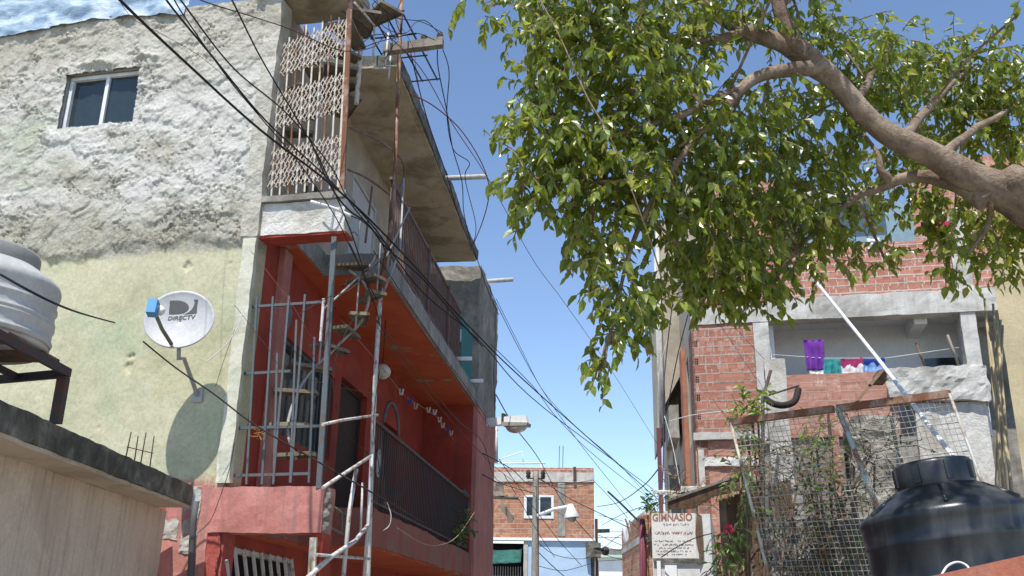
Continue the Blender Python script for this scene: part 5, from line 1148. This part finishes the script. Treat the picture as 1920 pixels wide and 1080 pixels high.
clus = [  # px, py, rx, ry, depth, depth radius, density
 (905, 18, 48, 26, 6.2, .25, .8), (1010, 40, 75, 60, 6.3, .4, 1), (1100, 40, 80, 70, 6.4, .5, 1.1), (1060, 120, 90, 80, 6.3, .5, 1.1), (1190, 60, 90, 80, 6.6, .6, 1.1), (1170, 160, 90, 90, 6.4, .6, 1.1), (1290, 70, 80, 75, 6.8, .6, .9), (1280, 180, 80, 80, 6.6, .5, .8),
 (1030, 215, 70, 60, 6.3, .4, 1.1), (1005, 300, 62, 65, 6.3, .4, 1.1), (965, 375, 42, 40, 6.3, .3, .9), (1090, 300, 80, 80, 6.4, .5, 1.1), (1040, 370, 60, 45, 6.4, .4, 1), (1180, 270, 90, 80, 6.5, .5, 1.1), (1190, 370, 90, 80, 6.5, .5, 1.1), (1110, 420, 65, 65, 6.5, .4, 1), (1125, 500, 50, 55, 6.5, .35, 1.), (1165, 560, 60, 50, 6.5, .35, 1.), (1205, 600, 40, 40, 6.5, .3, .9), (1150, 640, 38, 40, 6.5, .25, .9), (1132, 690, 20, 28, 6.5, .15, .8), (1122, 715, 10, 14, 6.5, .08, .6),
 (1290, 300, 90, 80, 6.8, .6, 1), (1290, 400, 95, 85, 6.9, .6, .85), (1290, 490, 80, 70, 7., .6, .9), (1370, 250, 70, 80, 7., .6, .6), (1390, 350, 85, 85, 7.3, .6, .8), (1380, 450, 95, 85, 7.4, .6, .85), (1360, 530, 95, 55, 7.4, .5, 1.1), (1450, 530, 60, 45, 7.5, .4, 1.), (1430, 575, 30, 22, 7.5, .3, .8), (1330, 560, 50, 22, 7.4, .3, .9),
 (1400, 30, 70, 50, 6.9, .5, .7), (1500, 40, 60, 50, 7.0, .5, .9), (1430, 200, 60, 60, 7., .5, .6), (1480, 250, 75, 70, 7.6, .5, 1.), (1480, 340, 80, 75, 7.8, .6, 1.), (1490, 430, 75, 65, 7.8, .6, 1.), (1540, 490, 40, 45, 7.8, .4, .8), (1580, 440, 60, 40, 8., .5, .7), (1660, 490, 32, 25, 8., .3, .9), (1600, 390, 60, 40, 8.2, .5, .7),
 (1555, 70, 45, 50, 7.3, .4, 1.), (1620, 110, 60, 60, 7.6, .5, 1.), (1670, 135, 50, 45, 8., .5, 1.), (1560, 190, 55, 50, 7.9, .4, .8), (1700, 180, 60, 50, 8., .5, 1.), (1580, 290, 60, 60, 8.2, .5, .9), (1730, 110, 45, 40, 8.4, .4, .9), (1790, 150, 70, 60, 8.6, .6, 1.1), (1850, 150, 60, 60, 8.7, .6, 1.1), (1880, 220, 60, 70, 8.7, .6, 1.1), (1800, 230, 80, 65, 8.6, .6, 1.1), (1890, 300, 60, 50, 8.6, .5, 1.), (1720, 380, 55, 45, 8.2, .5, .8), (1830, 420, 70, 50, 8., .5, 1.), (1790, 400, 60, 40, 8.1, .5, .8), (1800, 490, 32, 50, 7.6, .3, .9), (1880, 470, 55, 45, 7.7, .4, 1.1), (1908, 28, 16, 18, 7., .15, .9), (1700, 290, 60, 45, 8.6, .5, .9), (1640, 330, 50, 40, 8.6, .4, .7),
 (1100, -70, 160, 70, 6.2, .7, .8), (1300, -90, 160, 70, 6.6, .8, .8), (1480, -110, 110, 60, 7., .8, .8), (1960, 380, 60, 120, 7.6, .6, .8), (1990, 180, 80, 120, 8.2, .7, .8)]
Ps, As, Ns, Ls, TW = [], [], [], [], []
for px, py, rx, ry, D, dr, dens in clus:
    c = at(px, py, D); sc = np.linalg.norm(ray(px, py)) / FPX * D / nrm(ray(px, py))[1] / np.linalg.norm(ray(px, py)) * 1.0
    sc = np.linalg.norm(c - CAM) / np.linalg.norm(ray(px, py))
    r3 = V(rx * sc * .92, dr, ry * sc * .92); n = max(3, int(dens * rx * ry * pi / 330 * (sc / .0042) ** 2))
    a, bq, cq, dq, tw = foliage(c + V(0, 0, .07), n, r3, 8, .24, .096, .6, rng, .55, .75); Ps += a; As += bq; Ns += cq; Ls += dq; TW += tw
    if len(allpts):                                                    # a thin branch from the nearest limb into the cluster
        near = min(allpts, key=lambda p: np.linalg.norm(p - c))
        TW.append([near, lerp(near, c, .5) + V(0, 0, .06), c])
for c in (V(2.1, 4.2, 7.1), V(1.5, 3.9, 7.3), V(2.7, 4.5, 7.3), V(3.3, 4.4, 7.4), V(2.6, 3.7, 7.4)):      # crown overhead, shading the black tank
    a, bq, cq, dq, tw = foliage(c, 34, V(.55, .6, .35), 8, .24, .1, .6, rng, .55, .75); Ps += a; As += bq; Ns += cq; Ls += dq; TW += tw
    near = min(allpts, key=lambda p: np.linalg.norm(p - c)); TW.append([near, lerp(near, c, .5) + V(0, 0, .1), c])
Ls = np.array(Ls)
leaf_mesh('crown', np.array(Ps), np.array(As), np.array(Ns), Ls, Ls * rng.uniform(.48, .62, len(Ls)), leaf_main, tree)
print('leaves', len(Ls))
g = MB()
for i, tw in enumerate(TW): g.tube(tw[::3] + [tw[-1]] if len(tw) > 4 else smooth_path(tw, 4), .0045 if len(tw) > 4 else .013, 3, False)
g.build('twigs', bark, tree)

# ---- plants behind and beside the mesh fence
def plant(name, label, cat, spots, mt, L=.09, tlen=.3, droop=.4, stems=True, wd=.5, flower=None, hang=.2, zb=None):
    base = at(*spots[0][:2], spots[0][4]); gz = 0 if zb is None else base[2] - zb; o = thing(name, label, cat, V(base[0], base[1], gz)); Ps, As, Ns, Ls, TW = [], [], [], [], []
    for px, py, rx, ry, D, n in spots:
        c = at(px, py, D); sc = np.linalg.norm(c - CAM) / np.linalg.norm(ray(px, py))
        a, bq, cq, dq, tw = foliage(c, n, V(rx * sc, .2, ry * sc), 7, tlen, L, droop, rng, .7, hang); Ps += a; As += bq; Ns += cq; Ls += dq; TW += tw
    Ls = np.array(Ls); leaf_mesh('leaves', np.array(Ps), np.array(As), np.array(Ns), Ls, Ls * wd, mt, o)
    g = MB()
    for tw in TW: g.tube(tw, .004, 3, False)
    for px, py, rx, ry, D, n in spots: p = at(px, py, D); g.tube(smooth_path([V(base[0], base[1], gz), V(base[0], base[1], lerp(gz, p[2], .5)), p], 4), .012, 5)
    g.build('stems', MT['wood'], o)
    for px, py, D, r in (flower or []):
        g = MB(); c = at(px, py, D)
        for k in range(40):
            q = nrm(rng.normal(size=3)); s0 = nrm(np.cross(q, rng.normal(size=3))); g.add([c + q * r * .3, c + q * r * .8 + s0 * r * .35, c + q * r, c + q * r * .8 - s0 * r * .35], [(0, 1, 2, 3)])
        g.build('flower', fab('pink red flower', (.55, .06, .12)), o)
plant('climbing_plant', 'green climbing plant with a pink flower hanging beside the plank shack', 'plant', [(1388, 890, 12, 30, 9.6, 13), (1396, 945, 16, 22, 9.5, 12), (1372, 1010, 16, 30, 9.4, 14), (1365, 1062, 20, 15, 9.3, 12), (1404, 820, 9, 30, 9.8, 9), (1352, 1020, 7, 14, 9.3, 5)], leaf_vine, .085, .20, .8, wd=.36, flower=[(1365, 993, 9.2, .055), (1418, 886, 9.5, .03)], hang=.5)
plant('shrub', 'bright yellow green shrub poking over the left end of the mesh fence', 'plant', [(1410, 762, 22, 16, 10.2, 16), (1420, 738, 14, 14, 10.2, 8), (1398, 778, 12, 8, 10.1, 6)], leaf_pale, .08, .2, .2)
plant('shrub', 'yellow green shrub just under the top rail of the left mesh panel', 'plant', [(1528, 800, 18, 14, 10., 8), (1520, 832, 12, 12, 10., 4), (1558, 848, 18, 14, 10., 7)], leaf_pale, .085, .18, .3, wd=.35)
plant('shrub', 'mid green shrub behind the centre of the left mesh panel', 'plant', [(1555, 905, 22, 16, 9.9, 9), (1515, 890, 14, 14, 10., 5), (1530, 960, 20, 12, 9.9, 4)], leaf_vine, .08, .2, .4)
plant('shrub', 'sparse grey green weeds at the foot of the right mesh panel', 'plant', [(1612, 1020, 20, 20, 9., 8), (1580, 1055, 30, 15, 9., 8), (1640, 870, 12, 14, 9.4, 4)], leaf_vine, .08, .3, .1, wd=.25)
plant('tangled_vine', 'tangle of grey stems and small dull leaves filling the space behind the mesh fence', 'vine', [(1420, 880, 28, 70, 10.0, 34), (1470, 1010, 40, 60, 9.9, 36), (1500, 880, 40, 60, 10.1, 34), (1580, 960, 45, 70, 9.8, 44), (1635, 850, 28, 40, 9.9, 22), (1600, 1050, 45, 30, 9.5, 24)], leaf_mat('dull vine leaf', [(0, (.03, .045, .02)), (.6, (.06, .085, .035)), (1, (.20, .19, .11))], (.2, .25, .06), .6, .2), .055, .55, .25, wd=.5)
plant('dry_plant', 'dry brown tuft growing on the low stone wall behind the mesh', 'plant', [(1540, 1000, 24, 12, 9.8, 10), (1548, 1020, 20, 16, 9.8, 8)], leaf_mat('dry leaf', [(0, (.22, .13, .05)), (1, (.36, .26, .12))], (.3, .2, .1), .6, .15), .12, .25, .2, wd=.16)
plant('weeds', 'dry weeds sprouting on the tin roof edge at the alley corner', 'plant', [(1268, 905, 20, 14, 13.6, 12), (1285, 925, 26, 8, 13.4, 8)], leaf_mat('dry weed', [(0, (.20, .14, .08)), (1, (.34, .27, .16))], (.3, .2, .1), .6, .15), .09, .22, .0, wd=.2, zb=.12)
plant('potted_plant', 'green plant behind the far end of the black balcony railing', 'plant', [(857, 985, 20, 22, 17.0, 22)], leaf_vine, .13, .3, .2, zb=.3)
plant('shrub', 'small green bush on the roof left of the painted sign', 'plant', [(1228, 950, 12, 9, 26.5, 14), (1218, 955, 6, 6, 26.5, 6)], leaf_vine, .16, .4, .0, zb=.2)
plant('tree', 'small bluish green tree far down the gap between the houses', 'tree', [(1160, 1075, 25, 16, 66, 26), (1185, 1068, 12, 14, 66, 14)], leaf_vine, .35, .9, .1)
# ================================================================ cables
def cable(pts, r, mt, label, group='overhead cables strung across the alley', cat='cable', name='overhead_cable', k=7):
    g = MB(); g.tube(smooth_path([at(*p) for p in pts], k), r * .62, 6); return single(name, g, MT[mt], label, cat, group)
H_ = 'thick black cable running from the top left corner down to the far right corner'
cable([(150, -90, 4.6), (225, 0, 5.3), (360, 128, 6.5), (490, 245, 7.6), (640, 362, 8.7), (760, 480, 10.), (880, 612, 12.5), (1010, 738, 17.), (1240, 942, 29)], .017, 'cable', 'thickest black cable of the bundle running from the top left to the far brick corner')
cable([(260, -90, 4.8), (312, 0, 5.5), (400, 108, 6.6), (500, 228, 7.9), (610, 330, 9.), (700, 425, 9.8), (790, 545, 11.), (900, 640, 13), (1020, 765, 18), (1235, 925, 29)], .013, 'cable', 'second black cable of the bundle, entering beside the thickest one at the top left')
cable([(300, -60, 5.0), (352, 18, 5.8), (440, 130, 7.), (540, 215, 8.), (620, 312, 8.8), (660, 385, 9.2), (735, 470, 10.)], .011, 'cable', 'black cable crossing the upper left wall and ending on the stair post')
cable([(318, -20, 5.3), (345, 30, 5.8), (430, 150, 7.), (490, 222, 7.8), (560, 305, 8.4), (625, 400, 8.9), (660, 470, 9.2), (705, 560, 9.6)], .009, 'cable', 'thin black cable sloping across the corner of the plaster front')
cable([(400, -70, 5.6), (440, 10, 6.2), (490, 110, 7.2), (555, 220, 8.2), (600, 300, 8.7), (660, 440, 9.2), (690, 540, 9.5)], .012, 'cable', 'black cable dropping steeply in front of the scissor gate')
cable([(300, -60, 5.6), (365, -5, 6.2), (470, 30, 7.6), (545, 55, 8.2), (640, 95, 8.9), (700, 88, 9.4), (720, 70, 9.8), (760, 62, 10.)], .009, 'cable_brown', 'thin brown cable sagging across the top of the scissor gate')
cable([(220, -5, 6.5), (250, 35, 7.), (300, 62, 7.8), (370, 102, 8.6), (430, 150, 8.9), (470, 180, 9.0)], .004, 'cable_brown', 'hair thin wire sagging beside the front window')
cable([(0, 514, 5.1), (55, 545, 5.2), (110, 572, 5.6), (160, 590, 7.), (215, 605, 8.9)], .012, 'cable', 'black cable drooping in front of the white water tank')
cable([(268, 640, 8.5), (330, 690, 8.7), (400, 738, 8.7), (480, 798, 8.75), (600, 868, 8.8), (700, 925, 8.9), (800, 985, 9.5)], .012, 'cable', 'black cable running from the dish across the lower grille')
cable([(385, 680, 8.9), (420, 650, 8.9), (445, 615, 8.9), (458, 575, 8.9)], .007, 'cord_white', 'white cord bending from the wall to the corner of the grille', 'cords on the plaster house', 'cord', 'cord')
cable([(404, 725, 9.0), (420, 675, 8.95), (440, 618, 8.9)], .004, 'cable_brown', 'thin dark wire below the white cord at the grille corner', 'cords on the plaster house', 'cord', 'cord')
cable([(370, 1000, 9.0), (395, 975, 9.0), (415, 925, 9.0), (430, 880, 9.0), (440, 830, 8.9)], .005, 'cable', 'thin black wire looping down the red corner column', 'cords on the plaster house', 'cord', 'cord')
# from the post top down to the right
cable([(770, 100, 10.1), (800, 220, 11.), (838, 330, 12.5), (865, 420, 14.), (886, 462, 15.5), (915, 545, 17), (935, 590, 18)], .012, 'cable_blue', 'dark blue cable falling from the timber spar along the roof slab edge')
cable([(820, 92, 10.2), (822, 130, 10.4), (838, 210, 11.), (848, 275, 11.8), (866, 340, 12.6), (870, 400, 14.), (884, 460, 15.5)], .011, 'cable_blue', 'dark blue cable hanging from the middle of the timber spar')
cable([(830, 92, 10.3), (842, 135, 10.6), (838, 215, 11.2), (850, 280, 12.), (880, 305, 12.5), (872, 335, 12.8), (892, 420, 14), (888, 455, 15.5)], .010, 'cable_blue', 'kinked dark blue cable hanging from the tip of the timber spar')
cable([(768, 175, 10.1), (815, 200, 10.8), (865, 245, 11.6), (905, 310, 12.6), (917, 360, 13.5), (905, 415, 14.5), (882, 470, 15.5)], .013, 'cable_red', 'dark red cable bowing out from the rusty post in a wide arc')
cable([(655, 0, 9.4), (720, 60, 9.8), (790, 130, 10.6), (850, 235, 11.6), (915, 335, 12.8), (1000, 488, 17.), (1060, 570, 20.), (1150, 700, 25), (1240, 845, 31)], .010, 'cable_red', 'long thin dark red cable crossing the blue sky to the far corner')
cable([(918, 535, 18), (935, 578, 18.6), (1010, 720, 22), (1090, 835, 26), (1190, 960, 31)], .012, 'cable', 'thin black cable leaving the grey end wall through the open sky')
cable([(930, 560, 18), (975, 650, 20), (1020, 735, 23), (1080, 800, 26), (1160, 870, 28), (1232, 950, 30)], .010, 'cable', 'thin black cable just above its neighbour in the open sky')
cable([(920, 645, 18), (1000, 725, 20), (1040, 778, 22), (1110, 850, 26), (1222, 938, 30)], .012, 'cable', 'black cable meeting the thick bundle over the far brick house')
cable([(1002, -20, 5.8), (1050, 70, 5.85), (1100, 180, 5.9), (1150, 270, 6.0), (1215, 440, 6.3), (1240, 520, 7.)], .008, 'cord_tan', 'tan rope hanging through the leaves of the big tree', 'ropes in the big tree', 'rope', 'rope')
# tangle at the post top
for i, (pts, m_, lab) in enumerate((
    ([(670, -10, 9.5), (720, 50, 9.7), (760, 62, 9.9), (785, 40, 10.), (830, 62, 10.3)], 'cable_blue', 'dark cable looping from the post top to the timber spar tip'),
    ([(690, -10, 9.5), (735, 30, 9.8), (775, 38, 10.), (800, 40, 10.1), (825, 65, 10.3)], 'cable', 'black wavy cable rising over the timber spar'),
    ([(675, 85, 9.6), (700, 66, 9.7), (730, 68, 9.8), (735, 90, 9.9), (722, 110, 9.9)], 'cable_blue', 'dark blue cable hooked round the stair rail at the top'),
    ([(668, 95, 9.6), (705, 80, 9.7), (745, 70, 9.9), (780, 62, 10.1), (815, 75, 10.3)], 'cable', 'black cable drooping from the gate post to the timber spar'),
    ([(700, -10, 9.6), (712, 12, 9.7), (705, 18, 9.7), (698, 10, 9.7), (705, 2, 9.7)], 'cable', 'small coil of black cable at the top of the post'),
    ([(715, -15, 9.8), (725, 20, 9.8), (730, 55, 9.9), (742, 75, 9.9)], 'cable_blue', 'short dark cable beside the coil at the post top'),
    ([(760, -15, 9.9), (742, 30, 9.9), (752, 70, 9.9), (750, 110, 9.9)], 'cable_brown', 'brown cable wound along the rusty post'),
    ([(640, 20, 9.3), (690, 55, 9.6), (715, 100, 9.8), (745, 78, 9.9)], 'cable', 'thin black cable slung behind the gate post'),
    ([(708, -15, 9.7), (752, 50, 9.9), (775, 90, 10.), (780, 130, 10.2), (792, 200, 10.5)], 'cable_red', 'thin dark red wire dropping past the timber spar'),
    ([(742, 120, 9.9), (760, 190, 10.2), (800, 280, 11), (840, 360, 12.5), (870, 440, 14.5)], 'cord_tan', 'thin tan wire under the beige roof soffit'))):
    cable(pts, .008 if i < 8 else .005, m_, lab, 'cables tangled at the post top')
# cables at the stair corner
for i, (pts, r, m_, lab) in enumerate((
    ([(585, 270, 8.9), (615, 340, 9.), (650, 390, 9.2), (690, 420, 9.4), (725, 465, 9.7), (790, 520, 10.6), (860, 600, 12), (905, 650, 13.5)], .015, 'cable', 'thick black cable bending round the sill corner under the scissor gate'),
    ([(640, 400, 9.1), (675, 412, 9.3), (705, 440, 9.5), (722, 478, 9.7), (690, 505, 9.6), (640, 538, 9.3)], .010, 'cable', 'black cable doubling back below the pale upper door'),
    ([(655, 455, 9.2), (680, 510, 9.3), (705, 580, 9.6), (712, 610, 9.7)], .010, 'cable', 'short black cable dropping onto the stair head'),
    ([(705, 600, 9.8), (745, 650, 10.2), (800, 720, 11.4), (860, 790, 13), (905, 830, 14.6), (940, 905, 20), (1003, 900, 32.8)], .009, 'cable_brown', 'brown cable running along the lower balcony to the concrete pole'),
    ([(712, 620, 9.8), (770, 700, 10.8), (830, 770, 12), (893, 840, 14), (960, 900, 20), (1090, 990, 34)], .008, 'cable_brown', 'second brown cable below it along the lower balcony'),
    ([(470, 470, 9.1), (540, 560, 9.1), (590, 640, 9.2), (640, 690, 9.4)], .005, 'cable_red', 'thin reddish wire across the shaded red wall'),
    ([(440, 572, 8.9), (500, 650, 9.0), (530, 690, 9.1), (610, 720, 9.2), (700, 738, 9.8)], .004, 'cable_brown', 'hair thin brown wire behind the front grille'),
    ([(745, 990, 10.4), (790, 1018, 10.9), (825, 1022, 11.4), (858, 1005, 12.4), (890, 960, 14.3)], .008, 'cord_tan', 'tan cable sagging across the red fascia of the lower balcony'),
    ([(725, 940, 10.4), (733, 965, 10.4), (730, 985, 10.4), (718, 995, 10.4)], .007, 'cord_white', 'short pale cable end hanging at the railing start'),
    ([(930, 570, 18), (928, 640, 18), (926, 700, 18), (928, 770, 18.2)], .014, 'cable_blue', 'cable running down the edge of the grey end wall'))):
    cable(pts, r, m_, lab, 'cables at the stair corner')
g = MB(); g.tube(smooth_path([at(583, 378, 9.0), at(605, 384, 9.0), at(632, 393, 9.05), at(658, 405, 9.1)], 4), .018, 8); single('pipe', g, MT['white_pl'], 'short white plastic pipe lying across the right end of the sill under the scissor gate', 'pipe')
g = MB(); rr = random.Random(4); c0_ = at(484, 812, 9.30)
for k in range(16):
    q = c0_ + V(rr.gauss(0, .02), rr.gauss(0, .012), rr.gauss(0, .03)); dd = V(rr.gauss(0, 1), rr.gauss(0, .5), rr.gauss(0, 1)); dd = nrm(dd); g.tube([c0_, q, q + dd * .07], .005, 4)
single('wire_bundle', g, plain('rusty orange wire', (.30, .14, .05), .8, .2), 'small bundle of rusty orange wire tied to the front grille', 'wire bundle')
# far cables
far_set = [
    ([(930, 740, 20), (965, 800, 24), (1010, 860, 32), (1060, 950, 35), (1115, 1015, 37)], 'black cable crossing the far brick facade from the upper left'),
    ([(905, 850, 17), (960, 880, 25), (1003, 912, 32.7), (1080, 905, 36), (1112, 900, 38)], 'cable from the red end wall over the pole to the far roof corner'),
    ([(1112, 900, 38), (1150, 940, 32), (1180, 975, 29), (1204, 1000, 27)], 'cable from the far roof corner down to the narrow brick house'),
    ([(1120, 950, 38), (1160, 942, 34), (1205, 912, 25), (1240, 872, 18)], 'thin cable rising from the far gap to the dark red post'),
    ([(1120, 965, 38), (1160, 975, 34), (1205, 985, 27.5)], 'thin sagging cable high in the gap beside the far house'),
    ([(1122, 995, 40), (1165, 996, 34), (1205, 990, 27.5)], 'thin level cable in the middle of the far gap'),
    ([(1122, 1003, 40), (1160, 1020, 34), (1186, 1030, 33)], 'cable dropping through the far gap to the brown house'),
    ([(1122, 1035, 42), (1160, 1048, 36), (1195, 1048, 33)], 'thick cable low in the far gap'),
    ([(1122, 1052, 44), (1160, 1050, 38), (1212, 1048, 27)], 'lowest level cable of the far gap'),
    ([(1122, 1008, 44), (1160, 1008, 38), (1200, 1018, 30)], 'thin dark cable under the grey spar in the gap'),
    ([(1003, 1012, 33), (1040, 1040, 34), (1090, 1048, 36), (1112, 1040, 38)], 'cable sagging over the light blue wall'),
    ([(1005, 1060, 33), (1050, 1070, 34), (1080, 1065, 36), (1112, 1055, 38)], 'lower cable sagging over the light blue wall'),
    ([(1004, 1030, 33), (1040, 1065, 34), (1075, 1095, 35)], 'cable slanting down the light blue wall from the pole'),
    ([(1003, 925, 32.8), (965, 915, 28), (935, 905, 22), (905, 890, 17)], 'cable drooping from the pole to the red end wall'),
    ([(945, 890, 26), (975, 940, 29), (1010, 1000, 33), (1040, 1045, 34)], 'thin cable slanting behind the concrete pole')]
far_set += [
    ([(1003, 890, 33), (1060, 930, 33), (1130, 965, 31), (1180, 990, 28)], 'thin cable leaving the pole top toward the hanging bag'),
    ([(1003, 895, 33), (1055, 915, 34), (1112, 908, 38)], 'nearly level cable from the pole top across the far brick facade'),
    ([(1122, 1020, 44), (1160, 1032, 38), (1200, 1028, 30)], 'thin sagging cable between the spar and the brown house'),
    ([(1122, 1040, 44), (1150, 1012, 40), (1190, 990, 30)], 'thin cable rising steeply through the far gap'),
    ([(935, 860, 24), (985, 930, 29), (1045, 1010, 34), (1090, 1060, 36)], 'thin cable slanting from the red end wall down over the light blue wall'),
    ([(1128, 985, 40), (1165, 965, 34), (1204, 950, 27)], 'thin cable rising to the roof of the narrow brick house')]
for i, (pts, lab) in enumerate(far_set): cable(pts, .017 if i % 3 else .022, 'cable', lab, 'cables in the far gap')
cable([(1140, 922, 30), (1165, 945, 29), (1190, 970, 28), (1204, 982, 27)], .05, 'cable', 'thick bundle of dark cables bracketed to the narrow brick house', 'cables in the far gap')
g = MB(); g.tube([at(1204, 972, 26.9), at(1206, 1090, 26.9), at(1206, 1090, 26.9) * V(1, 1, 0)], .09, 6); single('post', g, rusty('dark red post paint far', (.20, .05, .07), (.12, .05, .04), .4), 'dark red pipe with cables on the corner of the narrow brick house', 'post')
g = MB(); vs = []; a = at(1176, 972, 29); c = at(1176, 1018, 29); Ht = a[2] - c[2]
for j in range(11):
    for k in range(14):
        t_ = j / 10; an = 2 * pi * k / 14; r = .07 + .06 * sin(pi * min(1, t_ * 1.1)) + .03 * noise.noise(Vector((an, t_ * 4, 1))); vs.append(V(a[0] + r * cos(an) - .05 * t_, a[1] + r * .7 * sin(an), a[2] - Ht * t_))
g.add(vs, [(j * 14 + k, j * 14 + (k + 1) % 14, (j + 1) * 14 + (k + 1) % 14, (j + 1) * 14 + k) for j in range(10) for k in range(14)] + [tuple(range(14))[::-1], tuple(range(140, 154))], True); single('hanging_bag', g, MT['white_pl'], 'long white plastic bag hanging from the far cables', 'bag')
g = MB(); g.tube([at(1116, 996, 38.4), at(1143, 995, 38.4)], .10, 4); single('spar', g, MT['steel_dark'], 'short dark spar jutting from the far house into the gap', 'spar')
g = MB(); q = at(1135, 1032, 39); g.lathe(q, [(0, -.2), (.12, -.16), (.17, 0), (.12, .12), (0, .15)], 12); g.tube([at(1114, 1028, 38.6), q], .06, 5); single('lamp', g, MT['steel_dark'], 'dark lamp bracketed low on the corner of the far house', 'lamp')
for pts, r, m_, lab in (
    ([(735, 540, 9.9), (790, 620, 10.9), (850, 700, 12.4), (900, 775, 14.2), (918, 800, 16)], .009, 'cable_brown', 'brown cable slung under the upper balcony slab toward the street lamp'),
    ([(700, 470, 9.5), (760, 560, 10.5), (820, 650, 12), (880, 735, 13.8), (915, 790, 16)], .008, 'cable', 'black cable hugging the upper balcony edge'),
    ([(690, 560, 9.6), (650, 620, 9.3), (625, 700, 9.2), (640, 800, 9.2), (690, 850, 9.6)], .006, 'cable', 'thin black cable looping beside the stair treads'),
    ([(560, 590, 9.1), (610, 560, 9.1), (660, 540, 9.3), (716, 480, 9.6)], .007, 'cable_brown', 'brown wire climbing from the grille to the stair head'),
    ([(712, 690, 9.9), (700, 800, 9.8), (712, 890, 9.9), (700, 960, 9.9)], .007, 'cable', 'black wire wound down the white outer post')):
    cable(pts, r, m_, lab, 'cables at the stair corner')
# cables down the alley side of the brick building
for i, (pts, r, m_, lab) in enumerate((
    ([(1262, 560, 21), (1250, 660, 21), (1244, 740, 20.5), (1244, 850, 20), (1240, 950, 19)], .022, 'cable_blue', 'dark cable running down the alley corner of the brick building'),
    ([(1290, 590, 19.3), (1272, 660, 19.6), (1258, 730, 20), (1246, 790, 20)], .018, 'cable', 'black cable curving down past the beige overhang'),
    ([(1255, 790, 19.2), (1300, 778, 18.8), (1380, 768, 18.3)], .012, 'cord_white', 'white cable stretched level across the brick corner'),
    ([(1246, 780, 19.4), (1262, 840, 19.3), (1275, 910, 19.2)], .012, 'cord_white', 'pale cable slanting down the alley corner'),
    ([(1250, 640, 21), (1236, 700, 21), (1234, 800, 21), (1238, 900, 20)], .008, 'cord_white', 'thin pale wire bowing out from the alley corner'),
    ([(1335, 1000, 16.5), (1300, 1010, 16.5), (1262, 1030, 16.6), (1240, 1045, 16.8)], .016, 'cable', 'dark cable sagging across the painted sign'),
    ([(1345, 570, 19.2), (1375, 610, 19.1), (1440, 680, 18.8), (1470, 700, 18.5)], .008, 'cable', 'thin wire slanting across the brick bay and column'))):
    cable(pts, r, m_, lab, 'cables on the brick building')

# ================================================================ light
SUN_EL, SUN_AZ = rad(63), rad(17)                       # light travels into the picture and a little to the right
LD = nrm(V(sin(SUN_AZ) * cos(SUN_EL), cos(SUN_AZ) * cos(SUN_EL), -sin(SUN_EL)))
sl = bpy.data.lights.new('sun', 'SUN'); sl.energy = 4.2; sl.angle = rad(.5); sl.color = (1., .965, .90)
so = bpy.data.objects.new('sun', sl); col.objects.link(so); so.rotation_euler = Vector(LD).to_track_quat('-Z', 'Y').to_euler(); so.location = (-3, -6, 20)
w = bpy.data.worlds.new('World'); scene.world = w; w.use_nodes = True; nt = w.node_tree
sky = nt.nodes.new('ShaderNodeTexSky'); sky.sky_type = 'NISHITA'; sky.sun_disc = False; sky.sun_elevation = SUN_EL
sky.sun_rotation = atan2(-LD[0], -LD[1]); sky.air_density = 1.0; sky.dust_density = .0; sky.ozone_density = 1.6; sky.altitude = 1600
bg = nt.nodes['Background']; bg.inputs['Strength'].default_value = .15; nt.links.new(sky.outputs[0], bg.inputs['Color'])
vs_ = scene.view_settings; scene.display_settings.display_device = 'sRGB'; vs_.view_transform = 'Standard'; vs_.look = 'None'; vs_.gamma = 1; vs_.exposure = .58
for o in col.objects:
    if '_base' in o: del o['_base']
